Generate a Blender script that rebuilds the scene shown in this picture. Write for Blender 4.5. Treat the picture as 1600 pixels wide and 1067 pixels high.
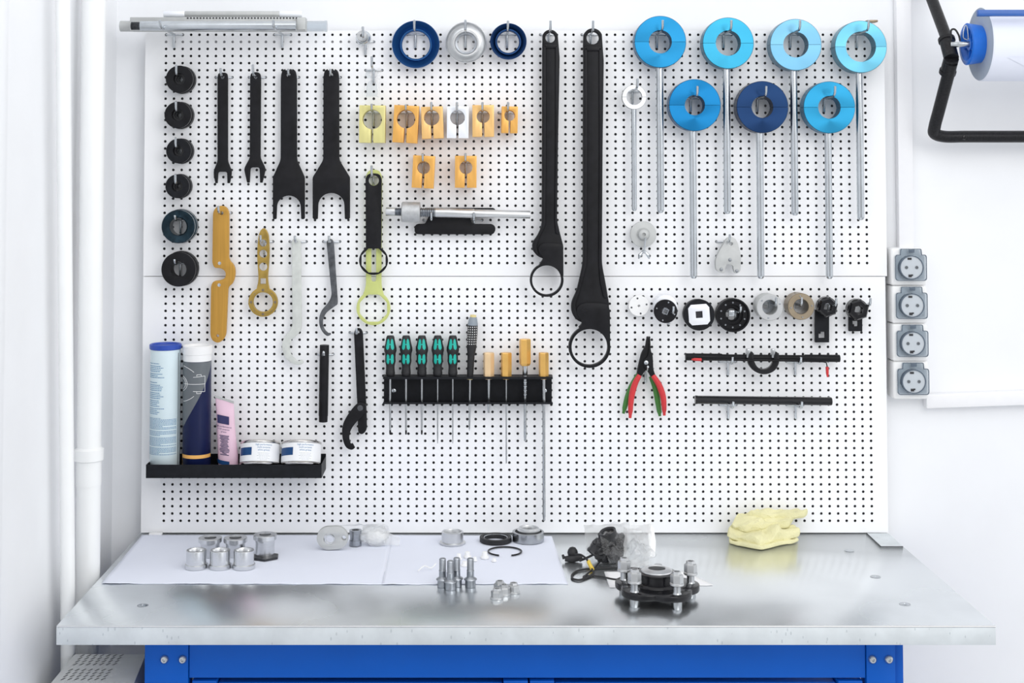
import bpy, bmesh, math, random
from math import sin, cos, pi, radians, sqrt, atan2, hypot
from mathutils import Vector, Matrix
for o in list(bpy.data.objects): bpy.data.objects.remove(o)
random.seed(7)
SC = bpy.context.scene; COL = SC.collection
# ------------------------------------------------------------------ camera, world, lights, exposure
FOC = 2150.0; PX0, PY0 = 731.0, 184.0; PITCH = 0.04; CAM = Vector((0.0, -3.72, 1.813)); TABLE = 0.85
cd = bpy.data.cameras.new('camera'); cam = bpy.data.objects.new('camera', cd); COL.objects.link(cam)
cd.sensor_width = 36; cd.sensor_fit = 'HORIZONTAL'; cd.lens = FOC/1600*36
cd.shift_x = (800-PX0)/1600; cd.shift_y = (PY0-533.5)/1600
cam.location = CAM; cam.rotation_euler = (pi/2+PITCH, 0, 0); cd.clip_start = 0.05
SC.camera = cam
SC.view_settings.view_transform = 'Standard'; SC.view_settings.look = 'None'
SC.view_settings.gamma = 1; SC.view_settings.use_curve_mapping = False
SC.view_settings.exposure = 0.05
W = bpy.data.worlds.new('room_light'); SC.world = W; W.use_nodes = True
wn = W.node_tree.nodes; wl = W.node_tree.links
bgn = wn['Background']; tc = wn.new('ShaderNodeTexCoord'); sx = wn.new('ShaderNodeSeparateXYZ'); cr = wn.new('ShaderNodeValToRGB'); mr = wn.new('ShaderNodeMapRange')
wl.new(tc.outputs['Generated'], sx.inputs[0]); wl.new(sx.outputs['Z'], mr.inputs[0]); mr.inputs[1].default_value = -1; mr.inputs[2].default_value = 1
wl.new(mr.outputs[0], cr.inputs[0]); wl.new(cr.outputs[0], bgn.inputs[0])
e = cr.color_ramp.elements
e[0].position = 0.0; e[0].color = (.20,.20,.21,1); e[1].position = 1.0; e[1].color = (.8,.8,.8,1)
for p_, c_ in ((.40,(.74,.76,.79,1)), (.50,(.97,.985,1.01,1)), (.60,(1.03,1.04,1.06,1)), (.78,(.86,.87,.89,1))):
    q = e.new(p_); q.color = c_
# the far end of the room, behind the viewer, is darker than its sides
mr2 = wn.new('ShaderNodeMapRange'); mr2.interpolation_type = 'SMOOTHSTEP'; wl.new(sx.outputs['Y'], mr2.inputs[0])
for i_, v_ in ((1,-.99),(2,-.80),(3,.52),(4,1.12)): mr2.inputs[i_].default_value = v_
mu = wn.new('ShaderNodeVectorMath'); mu.operation = 'SCALE'; wl.new(cr.outputs[0], mu.inputs[0]); wl.new(mr2.outputs[0], mu.inputs['Scale']); wl.new(mu.outputs[0], bgn.inputs[0])
bgn.inputs[1].default_value = 1.16
def area(name, loc, target, sx_, sy_, power, col=(1,1,1)):
    l = bpy.data.lights.new(name, 'AREA'); l.shape = 'RECTANGLE'; l.size = sx_; l.size_y = sy_; l.energy = power; l.color = col
    o = bpy.data.objects.new(name, l); COL.objects.link(o); o.location = loc
    o.rotation_euler = (Vector(target)-Vector(loc)).to_track_quat('-Z', 'Y').to_euler(); return o
area('window_light', (1.5, -3.3, 2.9), (-0.2, 0, 1.2), 1.9, 1.4, 27, (1,.99,.97))
area('ceiling_light', (0.2, -1.9, 3.4), (0.1, -.2, 1.0), 2.6, .7, 8, (.97,.99,1))

# ------------------------------------------------------------------ pixel of the photograph -> point of the room
def ray(px, py):
    cx = (px-PX0)/FOC; cy = -(py-PY0)/FOC
    return Vector((cx, cos(PITCH)-cy*sin(PITCH), sin(PITCH)+cy*cos(PITCH)))
def P(px, py, Y=0.0):
    d = ray(px, py); t = (Y-CAM.y)/d.y; v = CAM+d*t; return v
def T(px, py, z=TABLE):
    d = ray(px, py); t = (z-CAM.z)/d.z; return CAM+d*t
def S(px, py, Y=0.0): return (P(px+.5, py, Y)-P(px-.5, py, Y)).length   # metres per pixel

# ------------------------------------------------------------------ materials
def mat(name, col, rough=.5, metal=0., nscale=40., nvar=.06, bump=0., bscale=200., aniso=0., coat=0., stretch=None, rvar=0., radial=None, spec=None):
    m = bpy.data.materials.new(name); m.use_nodes = True; n = m.node_tree.nodes; L = m.node_tree.links
    b = n['Principled BSDF']; b.inputs['Metallic'].default_value = metal; b.inputs['Roughness'].default_value = rough
    if spec is not None: b.inputs['Specular IOR Level'].default_value = spec
    t = n.new('ShaderNodeTexCoord'); mp = n.new('ShaderNodeMapping'); L.new(t.outputs['Object'], mp.inputs[0])
    if stretch: mp.inputs['Scale'].default_value = stretch
    ns = n.new('ShaderNodeTexNoise'); ns.inputs['Scale'].default_value = nscale; ns.inputs['Detail'].default_value = 5
    L.new(mp.outputs[0], ns.inputs['Vector'])
    rp = n.new('ShaderNodeValToRGB'); L.new(ns.outputs['Fac'], rp.inputs[0])
    rp.color_ramp.elements[0].position = .3; rp.color_ramp.elements[1].position = .7
    rp.color_ramp.elements[0].color = tuple(max(0, c*(1-nvar)) for c in col)+(1,)
    rp.color_ramp.elements[1].color = tuple(min(1, c*(1+nvar)) for c in col)+(1,)
    L.new(rp.outputs[0], b.inputs['Base Color'])
    if rvar:
        r_ = n.new('ShaderNodeMapRange'); L.new(ns.outputs['Fac'], r_.inputs[0]); r_.inputs[1].default_value = .3; r_.inputs[2].default_value = .7
        r_.inputs[3].default_value = max(.02, rough-rvar); r_.inputs[4].default_value = rough+rvar; L.new(r_.outputs[0], b.inputs['Roughness'])
    if bump:
        n2 = n.new('ShaderNodeTexNoise'); n2.inputs['Scale'].default_value = bscale; n2.inputs['Detail'].default_value = 3; L.new(mp.outputs[0], n2.inputs['Vector'])
        bp = n.new('ShaderNodeBump'); bp.inputs['Strength'].default_value = bump; bp.inputs['Distance'].default_value = .002
        L.new(n2.outputs['Fac'], bp.inputs['Height']); L.new(bp.outputs[0], b.inputs['Normal'])
    if aniso:
        b.inputs['Anisotropic'].default_value = aniso
        if radial:
            tg = n.new('ShaderNodeTangent'); tg.direction_type = 'RADIAL'; tg.axis = radial; L.new(tg.outputs[0], b.inputs['Tangent'])
    if coat: b.inputs['Coat Weight'].default_value = coat; b.inputs['Coat Roughness'].default_value = .1
    return m
def thin_film(name, tint, gloss, rough=.08, body=0., bodycol=(1,1,1)):
    m = bpy.data.materials.new(name); m.use_nodes = True; n = m.node_tree.nodes; L = m.node_tree.links
    n.remove(n['Principled BSDF']); out = n['Material Output']
    tr = n.new('ShaderNodeBsdfTransparent'); tr.inputs[0].default_value = tint+(1,)
    gl = n.new('ShaderNodeBsdfGlossy'); gl.inputs['Roughness'].default_value = rough
    fr = n.new('ShaderNodeLayerWeight'); fr.inputs[0].default_value = gloss
    nz = n.new('ShaderNodeTexNoise'); nz.inputs['Scale'].default_value = 60; bp = n.new('ShaderNodeBump'); bp.inputs['Strength'].default_value = .12; bp.inputs['Distance'].default_value = .004
    L.new(nz.outputs['Fac'], bp.inputs['Height']); L.new(bp.outputs[0], gl.inputs['Normal']); L.new(bp.outputs[0], fr.inputs['Normal'])
    mx = n.new('ShaderNodeMixShader'); L.new(fr.outputs['Facing'], mx.inputs[0]); L.new(tr.outputs[0], mx.inputs[1]); L.new(gl.outputs[0], mx.inputs[2])
    last = mx
    if body:
        df = n.new('ShaderNodeBsdfTranslucent'); df.inputs[0].default_value = bodycol+(1,); d2 = n.new('ShaderNodeBsdfDiffuse'); d2.inputs[0].default_value = bodycol+(1,)
        ad = n.new('ShaderNodeMixShader'); L.new(df.outputs[0], ad.inputs[1]); L.new(d2.outputs[0], ad.inputs[2])
        m2 = n.new('ShaderNodeMixShader'); m2.inputs[0].default_value = body; L.new(mx.outputs[0], m2.inputs[1]); L.new(ad.outputs[0], m2.inputs[2]); last = m2
    L.new(last.outputs[0], out.inputs[0]); return m

M = {}
M['wall'] = mat('wall_paint', (.87,.88,.90), .6, nscale=8, nvar=.012, bump=.05, bscale=90)
M['floor'] = mat('floor_grey', (.62,.63,.64), .5, nscale=6, nvar=.1)
M['board'] = mat('board_enamel', (.925,.93,.945), .38, nscale=5, nvar=.01, bump=.03, bscale=400)
M['back'] = mat('hole_shade', (.27,.27,.285), .7, nscale=5)  # dark grey standing in for the shade seen through the holes
M['rail'] = mat('board_rail', (.42,.42,.44), .5)
M['pipe'] = mat('pipe_paint', (.88,.89,.89), .3, nscale=10, nvar=.015)
M['trunk'] = mat('trunking_plastic', (.88,.88,.90), .4, nvar=.01)
M['black'] = mat('black_oxide_steel', (.009,.009,.011), .45, nscale=30, nvar=.35, bump=.06, bscale=300, rvar=.08, spec=.2)
M['castnut'] = mat('cast_nut', (.50,.51,.52), .5, .6, nscale=90, nvar=.1, bump=.1)
M['blackp'] = mat('black_powder_coat', (.009,.010,.013), .5, nscale=60, nvar=.2, bump=.1, bscale=600, spec=.2)
M['blackg'] = mat('black_gloss', (.008,.008,.010), .2, nvar=.1, spec=.35)
M['teal'] = mat('dark_teal_anodised', (.016,.034,.048), .22, .75, nscale=50, nvar=.5)
M['zinc'] = mat('zinc_plate', (.55,.58,.61), .24, 1., nscale=25, nvar=.07)
M['steel'] = mat('bright_steel', (.44,.455,.47), .25, 1., nscale=50, nvar=.12)
M['dsteel'] = mat('grey_machined_steel', (.36,.38,.41), .3, 1., nscale=80, nvar=.15)
M['iron'] = mat('worn_grey_iron', (.10,.105,.115), .5, .5, nscale=70, nvar=.4, bump=.15, bscale=120)
M['alu'] = mat('satin_aluminium', (.66,.67,.68), .36, 1., nscale=40, nvar=.05)
M['alul'] = mat('turned_aluminium', (.70,.71,.72), .25, 1., nscale=20, nvar=.04, stretch=(1,1,30))
M['nutz'] = mat('pale_zinc_nut', (.56,.57,.58), .34, .9, nscale=40, nvar=.04)
M['alum'] = mat('matt_pale_metal', (.52,.53,.525), .55, .35, nscale=40, nvar=.06, bump=.08)
M['ivory'] = mat('pale_grey_coating', (.60,.62,.59), .45, .1, nscale=60, nvar=.07, bump=.1)
M['goldd'] = mat('ochre_brushed_anodised', (.53,.285,.05), .38, .45, nscale=6, nvar=.1, stretch=(40,40,1))
M['goldr'] = mat('gold_anodised', (.42,.28,.07), .28, .75, nscale=30, nvar=.12)
M['orange'] = mat('orange_anodised', (.80,.42,.10), .38, .3, nscale=5, nvar=.05, stretch=(30,30,1))
M['orangel'] = mat('pale_orange_anodised', (.86,.53,.20), .38, .3, nscale=5, nvar=.04, stretch=(30,30,1))
M['khaki'] = mat('greenish_yellow_anodised', (.72,.66,.28), .4, .3, nscale=5, nvar=.05, stretch=(30,30,1))
M['white_an'] = mat('clear_anodised', (.86,.88,.92), .4, .3, nscale=5, nvar=.02)
M['lime'] = mat('pale_lime_coating', (.55,.60,.20), .42, nscale=30, nvar=.05)
M['handle_gold'] = mat('gold_hex_handle', (.80,.47,.13), .3, .6, nscale=30, nvar=.06)
M['handle_tan'] = mat('tan_hex_handle', (.86,.62,.36), .35, .5, nscale=30, nvar=.05)
M['bronze'] = mat('bronze_anodised', (.26,.205,.14), .35, .8, nscale=30, nvar=.12)
M['bronzef'] = mat('bronze_face', (.38,.31,.22), .35, .7, nscale=30, nvar=.08)
for k, c in (('blue1',(.016,.205,.42)), ('blue2',(.035,.29,.46)), ('blue3',(.14,.34,.49)), ('blue4',(.12,.38,.52)), ('blue5',(.010,.18,.42)), ('blue6',(.012,.040,.12)), ('blue7',(.025,.265,.48))):
    M[k] = mat('anodised_'+k, c, .30, .85, nscale=4, nvar=.03, aniso=.85, radial='Y')
    M[k+'s'] = mat('anodised_side_'+k, tuple(x*.55 for x in c), .35, .7, nvar=.05)
M['ringb'] = mat('blue_anodised_funnel', (.020,.105,.30), .33, .65, nscale=20, nvar=.08, aniso=.4, radial='Y')
M['ringn'] = mat('navy_anodised_funnel', (.015,.065,.20), .33, .65, nscale=20, nvar=.08, aniso=.4, radial='Y')
M['silverf'] = mat('silver_spun', (.80,.81,.82), .28, 1., nscale=20, nvar=.04, aniso=.5, radial='Y')
M['bench'] = mat('blue_bench_enamel', (.001,.105,.52), .36, nscale=10, nvar=.03, bump=.04, bscale=500, spec=.22)
M['dark'] = mat('dark_gap', (.02,.02,.025), .6)
M['teal_rub'] = mat('teal_rubber', (.0,.42,.34), .45, nvar=.04)
M['red_rub'] = mat('red_grip', (.58,.03,.035), .38, nvar=.08, nscale=50)
M['green_rub'] = mat('green_grip', (.045,.19,.03), .38, nvar=.08, nscale=50)
M['rub'] = mat('black_rubber', (.012,.012,.014), .55, nvar=.3, nscale=50, bump=.08)
M['rubg'] = mat('grey_black_rubber', (.022,.023,.027), .38, nvar=.4, nscale=25, bump=.3, bscale=50)
M['greyp'] = mat('grey_plastic', (.25,.29,.33), .35)
M['yellowp'] = mat('yellow_plastic', (.75,.62,.28), .4)
M['orangep'] = mat('orange_print', (.85,.45,.12), .4)
M['tape'] = mat('yellow_tape', (.85,.60,.08), .4)
M['tubew'] = mat('pale_blue_cartridge', (.70,.82,.86), .32, nvar=.01)
M['white'] = mat('white_plastic', (.88,.88,.88), .4, nvar=.01)
M['label'] = mat('white_label', (.86,.87,.89), .45, nvar=.01)
M['cap'] = mat('blue_cap', (.02,.07,.42), .35)
M['print'] = mat('blue_print', (.04,.19,.40), .5)
M['printn'] = mat('navy_print', (.02,.02,.10), .45)
M['navy'] = mat('navy_label', (.007,.012,.060), .35, spec=.25)
M['labelb'] = mat('label_blue_box', (.010,.06,.19), .4, spec=.3)
M['greyl'] = mat('grey_label', (.13,.145,.16), .35)
M['pink'] = mat('pink_tube', (.80,.56,.68), .3, nscale=12, nvar=.05, bump=.3, bscale=18)
M['tin'] = mat('tin', (.62,.60,.58), .18, 1., nvar=.1)
M['paper'] = mat('blue_white_paper', (.79,.82,.92), .8, nscale=6, nvar=.012, bump=.25, bscale=14)
M['paperw'] = mat('white_paper', (.86,.86,.87), .8, nvar=.01, bump=.1, bscale=30)
M['rollside'] = mat('paper_roll_end', (.36,.41,.48), .85, nscale=10, nvar=.10, bump=.3, bscale=80)
M['hubblue'] = mat('blue_hub_plastic', (.015,.16,.66), .35)
M['barblue'] = mat('blue_bar', (.025,.11,.40), .35)
M['frame'] = mat('black_frame_tube', (.012,.012,.014), .36, nscale=200, nvar=.5, bump=.1, bscale=700, spec=.25)
M['heater'] = mat('grey_heater_enamel', (.62,.63,.63), .4, nvar=.02)
M['socket'] = mat('socket_insert', (.52,.56,.60), .35, nvar=.02)
M['smoke'] = thin_film('smoky_lid', (.80,.835,.865), .2)
M['hole'] = mat('bore_shadow_steel', (.05,.05,.055), .5)
M['smoked'] = mat('smoky_lid_edge', (.10,.13,.17), .2)
M['acryl'] = thin_film('clear_acrylic', (.93,.945,.955), .35)
M['bag'] = thin_film('clear_bag', (.975,.98,.985), .27, .08, .02, (.95,.95,.96))
M['bagw'] = thin_film('milky_bag', (.97,.98,.98), .40, .15, .42, (.97,.97,.97))
M['bagdark'] = thin_film('clear_sleeve', (.80,.82,.85), .45, .1)

def top_material():
    m = mat('galvanised_steel_top', (.78,.81,.83), .22, .93, nscale=7, nvar=.05)
    n = m.node_tree.nodes; L = m.node_tree.links; b = n['Principled BSDF']
    t = n.new('ShaderNodeTexCoord')
    v = n.new('ShaderNodeTexNoise'); v.inputs['Scale'].default_value = 2.0; v.inputs['Detail'].default_value = 2; L.new(t.outputs['Object'], v.inputs['Vector'])
    mrn = n.new('ShaderNodeMapRange'); L.new(v.outputs['Fac'], mrn.inputs[0]); mrn.inputs[1].default_value=.3; mrn.inputs[2].default_value=.7; mrn.inputs[3].default_value=.20; mrn.inputs[4].default_value=.33
    L.new(mrn.outputs[0], b.inputs['Roughness'])
    mp = n.new('ShaderNodeMapping'); mp.inputs['Scale'].default_value=(3,160,1); mp.inputs['Rotation'].default_value=(0,0,.12); L.new(t.outputs['Object'], mp.inputs[0])
    s = n.new('ShaderNodeTexNoise'); s.inputs['Scale'].default_value=2.5; s.inputs['Detail'].default_value=8; L.new(mp.outputs[0], s.inputs['Vector'])
    bp = n.new('ShaderNodeBump'); bp.inputs['Strength'].default_value=.012; bp.inputs['Distance'].default_value=.0003; L.new(s.outputs['Fac'], bp.inputs['Height']); L.new(bp.outputs[0], b.inputs['Normal'])
    return m
M['top'] = top_material()
def edge_material():
    m = mat('speckled_zinc_edge', (.68,.72,.74), .5, .5, nscale=18, nvar=.08)
    n = m.node_tree.nodes; L = m.node_tree.links; b = n['Principled BSDF']
    old = b.inputs['Base Color'].links[0].from_socket
    t = n.new('ShaderNodeTexCoord'); mp = n.new('ShaderNodeMapping'); mp.inputs['Scale'].default_value=(1,1,.45); L.new(t.outputs['Object'], mp.inputs[0])
    v = n.new('ShaderNodeTexVoronoi'); v.inputs['Scale'].default_value=95; L.new(mp.outputs[0], v.inputs['Vector'])
    lt = n.new('ShaderNodeMath'); lt.operation='LESS_THAN'; lt.inputs[1].default_value=.17; L.new(v.outputs['Distance'], lt.inputs[0])
    sp = n.new('ShaderNodeSeparateColor'); L.new(v.outputs['Color'], sp.inputs[0])
    gt = n.new('ShaderNodeMath'); gt.operation='GREATER_THAN'; gt.inputs[1].default_value=.35; L.new(sp.outputs[0], gt.inputs[0])
    ml = n.new('ShaderNodeMath'); ml.operation='MULTIPLY'; L.new(lt.outputs[0], ml.inputs[0]); L.new(gt.outputs[0], ml.inputs[1])
    m2 = n.new('ShaderNodeMath'); m2.operation='MULTIPLY'; m2.inputs[1].default_value=.30; L.new(ml.outputs[0], m2.inputs[0])
    mx = n.new('ShaderNodeMixRGB'); L.new(m2.outputs[0], mx.inputs[0]); L.new(old, mx.inputs[1]); mx.inputs[2].default_value=(.22,.27,.31,1); L.new(mx.outputs[0], b.inputs['Base Color'])
    return m
M['edge'] = edge_material()
def cloth_material():
    m = mat('yellow_terry', (.80,.76,.45), .95, nscale=14, nvar=.08, bump=1., bscale=330)
    return m
M['cloth'] = cloth_material()

# ------------------------------------------------------------------ objects
WL = {}
def tag(o, label=None, cat=None, group=None, kind=None):
    if label: o['label'] = label
    if cat: o['category'] = cat
    if group: o['group'] = group
    if kind: o['kind'] = kind
    return o
def thing(name, label, cat, loc, group=None):
    o = bpy.data.objects.new(name, None); COL.objects.link(o); o.empty_display_size = .02; o.location = loc
    WL[o.name] = Vector(loc); return tag(o, label, cat, group)
def link(name, me, m, parent=None, smooth=40, origin=None):
    """me in room coordinates"""
    if parent: w = WL[parent.name]
    else:
        if origin is None:
            c = [v.co for v in me.vertices]
            origin = Vector(((min(v.x for v in c)+max(v.x for v in c))/2, (min(v.y for v in c)+max(v.y for v in c))/2, min(v.z for v in c)))
        w = Vector(origin)
    me.transform(Matrix.Translation(-w))
    if m is not None:
        for x in (m if isinstance(m, (list, tuple)) else [m]): me.materials.append(x)
    if smooth:
        me.polygons.foreach_set('use_smooth', [True]*len(me.polygons)); me.set_sharp_from_angle(angle=radians(smooth))
    o = bpy.data.objects.new(name, me); COL.objects.link(o)
    if parent: o.parent = parent
    else: o.location = w
    WL[o.name] = w; return o
def bobj(name, bm, m, parent=None, smooth=40, origin=None, fix=True):
    if fix: bmesh.ops.recalc_face_normals(bm, faces=bm.faces)
    me = bpy.data.meshes.new(name); bm.to_mesh(me); bm.free(); return link(name, me, m, parent, smooth, origin)
def kids(o): return [c for c in o.children]
def copy_tree(o, parent=None):
    c = o.copy(); COL.objects.link(c)
    if parent: c.parent = parent
    for ch in list(o.children): copy_tree(ch, c)
    return c
def NB(): return bmesh.new()
def box(bm, x0, x1, y0, y1, z0, z1, bev=0., R=None):
    r = bmesh.ops.create_cube(bm, size=1.0); vs = r['verts']
    for v in vs: v.co = Vector(((x0+x1)/2+v.co.x*(x1-x0), (y0+y1)/2+v.co.y*(y1-y0), (z0+z1)/2+v.co.z*(z1-z0)))
    if bev:
        es = list({e for v in vs for e in v.link_edges}); b = bmesh.ops.bevel(bm, geom=es, offset=bev, segments=2, affect='EDGES', profile=.5)
        vs = list({v for f in b['faces'] for v in f.verts} | {v for v in vs if v.is_valid})
    if R is not None:
        for v in vs: v.co = R @ v.co
    return bm
def frame(d):
    d = Vector(d).normalized(); a = Vector((0,0,1)) if abs(d.z) < .9 else Vector((1,0,0))
    u = d.cross(a).normalized(); v = d.cross(u).normalized(); return u, v, d
def lathe(bm, prof, org, d=(0,0,1), n=48, closed=False, cap=True, a0=0.):
    """profile [(radius, height)] turned about d through org"""
    u, v, d = frame(d); org = Vector(org); rings = []
    for r, h in prof:
        if r < 1e-6: rings.append([bm.verts.new(org+d*h)])
        else: rings.append([bm.verts.new(org+d*h+u*r*cos(2*pi*i/n+a0)+v*r*sin(2*pi*i/n+a0)) for i in range(n)])
    m = len(rings)
    for k in range(m if closed else m-1):
        A, B = rings[k], rings[(k+1) % m]
        for i in range(n):
            j = (i+1) % n
            if len(A) == 1 and len(B) == 1: continue
            if len(A) == 1: bm.faces.new((A[0], B[i], B[j]))
            elif len(B) == 1: bm.faces.new((A[i], A[j], B[0]))
            else: bm.faces.new((A[i], A[j], B[j], B[i]))
    if cap and not closed:
        for R_ in (rings[0], rings[-1]):
            if len(R_) > 1: bm.faces.new(R_)
    return bm
def tube(bm, pts, r, n=10, cap=True):
    pts = [Vector(p) for p in pts]; rr = r if isinstance(r, (list, tuple)) else [r]*len(pts)
    tang = []
    for i in range(len(pts)):
        a = pts[max(0, i-1)]; b = pts[min(len(pts)-1, i+1)]; tang.append((b-a).normalized())
    u, v, _ = frame(tang[0]); rings = []
    for i, p in enumerate(pts):
        t = tang[i]; u = (u-t*u.dot(t)).normalized(); v = t.cross(u)
        rings.append([bm.verts.new(p+u*rr[i]*cos(2*pi*k/n)+v*rr[i]*sin(2*pi*k/n)) for k in range(n)])
    for A, B in zip(rings, rings[1:]):
        for i in range(n): j = (i+1) % n; bm.faces.new((A[i], A[j], B[j], B[i]))
    if cap: bm.faces.new(rings[0]); bm.faces.new(rings[-1])
    return bm
def smooth_path(pts, k=6):
    pts = [Vector(p) for p in pts]; out = []
    for i in range(len(pts)-1):
        p0 = pts[max(0, i-1)]; p1 = pts[i]; p2 = pts[i+1]; p3 = pts[min(len(pts)-1, i+2)]
        for j in range(k):
            t = j/k; out.append(.5*((2*p1)+(p2-p0)*t+(2*p0-5*p1+4*p2-p3)*t*t+(3*p1-p0-3*p2+p3)*t**3))
    return out+[pts[-1]]
def fillet(pts, k=6):
    """[(x, y, r)] -> rounded outline"""
    out = []; n = len(pts)
    for i in range(n):
        x, y = pts[i][0], pts[i][1]; r = pts[i][2] if len(pts[i]) > 2 else 0
        if r <= 0: out.append((x, y)); continue
        a = Vector(pts[i-1][:2]); b = Vector((x, y)); c = Vector(pts[(i+1) % n][:2])
        d1 = min(r, (a-b).length*.5); d2 = min(r, (c-b).length*.5)
        p = b+(a-b).normalized()*d1; q = b+(c-b).normalized()*d2
        for j in range(k+1):
            t = j/k; w = p*(1-t)**2+b*2*t*(1-t)+q*t*t; out.append((w.x, w.y))
    return out
def circ(cx, cy, r, n=40, a0=0., a1=2*pi, ry=None):
    full = abs(a1-a0-2*pi) < 1e-6; m = n if full else n-1
    return [(cx+r*cos(a0+(a1-a0)*i/m), cy+(ry or r)*sin(a0+(a1-a0)*i/m)) for i in range(n)]
def plate_me(loops, Yf, th, bev=.0006):
    """loops of room (x, z) points; front face at Yf, thickness away from the viewer"""
    cu = bpy.data.curves.new('tmp', 'CURVE'); cu.dimensions = '2D'; cu.fill_mode = 'BOTH'; cu.extrude = max(th/2-bev, 1e-4)
    cu.bevel_depth = bev; cu.bevel_resolution = 1; cu.offset = -bev
    for lp in loops:
        s = cu.splines.new('POLY'); s.points.add(len(lp)-1); s.use_cyclic_u = True
        for q, (x, z) in zip(s.points, lp): q.co = (x, z, 0, 1)
    o = bpy.data.objects.new('tmp', cu); COL.objects.link(o); dg = bpy.context.evaluated_depsgraph_get(); dg.update()
    me = bpy.data.meshes.new_from_object(o.evaluated_get(dg)); bpy.data.objects.remove(o); bpy.data.curves.remove(cu)
    me.materials.clear()
    for v in me.vertices:
        x, z, y = v.co; v.co = (x, Yf+th/2-y, z)
    bm = bmesh.new(); bm.from_mesh(me); bmesh.ops.remove_doubles(bm, verts=bm.verts, dist=1e-6); bmesh.ops.recalc_face_normals(bm, faces=bm.faces); bm.to_mesh(me); bm.free()
    return me
def pxl(loop, Y):
    o = []
    for q in loop:
        v = P(q[0], q[1], Y); o.append((v.x, v.z))
    return o
def plate(name, loops, Yf, th, m, parent=None, bev=.0006, smooth=35):
    """loops given as pixels at the depth of the front face"""
    return link(name, plate_me([pxl(l, Yf) for l in loops], Yf, th, bev), m, parent, smooth)
def text_me(body, size, wrap=None):
    cu = bpy.data.curves.new('t', 'FONT'); cu.body = body; cu.size = size; cu.align_x = 'CENTER'; cu.resolution_u = 2
    o = bpy.data.objects.new('t', cu); COL.objects.link(o); dg = bpy.context.evaluated_depsgraph_get(); dg.update()
    me = bpy.data.meshes.new_from_object(o.evaluated_get(dg)); bpy.data.objects.remove(o); bpy.data.curves.remove(cu); me.materials.clear(); return me
# ------------------------------------------------------------------ the setting
WALLY = .05; WALLX = -.965
bm = NB(); box(bm, WALLX-.1, 2.6, WALLY, WALLY+.1, 0, 3.2); tag(bobj('wall_back', bm, M['wall'], smooth=0), kind='structure')
bm = NB()
prof = [(WALLX, WALLY), (WALLX, -.83), (WALLX+.006, -.87), (WALLX+.02, -.90), (WALLX+.026, -.95), (WALLX+.026, -2.6), (WALLX-.1, -2.6), (WALLX-.1, WALLY)]
lo = [bm.verts.new((x, y, 0)) for x, y in prof]; hi = [bm.verts.new((x, y, 3.2)) for x, y in prof]
for i in range(len(prof)): j = (i+1) % len(prof); bm.faces.new((lo[i], lo[j], hi[j], hi[i]))
bm.faces.new(lo); bm.faces.new(hi)
tag(bobj('wall_left', bm, M['wall'], smooth=30), kind='structure')
bm = NB(); box(bm, WALLX-.1, 2.6, -3.9, WALLY, -.05, 0); tag(bobj('floor', bm, M['floor'], smooth=0), kind='structure')

# pipes beside the left wall
bm = NB(); x, y = -.917, -.36; lathe(bm, [(.029, 0.02), (.029, 3.15)], (x, y, 0), n=40)
zc = P(148, 712, y).z; lathe(bm, [(.0305, zc-.07), (.0305, zc-.012), (.0355, zc-.009), (.0355, zc+.016), (.0305, zc+.019), (.029, zc+.022)], (x, y, 0), n=40)
tag(bobj('drain_pipe', bm, M['pipe']), 'thick white drain pipe with a ribbed collar, nearest the board corner', 'pipe')
bm = NB(); tube(bm, [(-.922, -.62, 3.15), (-.922, -.60, 2.2), (-.925, -.50, .9), (-.925, -.46, .1)], .0165, 24)
tag(bobj('heating_pipe', bm, M['pipe'], smooth=60), 'thin white pipe leaning slightly in front of the drain pipe', 'pipe')

# trunking on the wall at the right
a = P(1400, 10, .025); b = P(1423, 10, .025)
bm = NB(); box(bm, a.x, b.x, .022, WALLY-.001, P(1400, 392, .022).z, 3.1, .002); tag(bobj('trim_1', bm, M['trunk']), kind='structure')
a = P(1447, 617, .02); b = P(1447, 638, .02)
R = Matrix.Translation(Vector((a.x, 0, a.z))) @ Matrix.Rotation(-.034, 4, 'Y') @ Matrix.Translation(-Vector((a.x, 0, a.z)))
bm = NB(); box(bm, a.x, a.x+.9, .018, WALLY-.001, b.z, a.z, .002, R); tag(bobj('trim_2', bm, M['trunk']), kind='structure')

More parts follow.
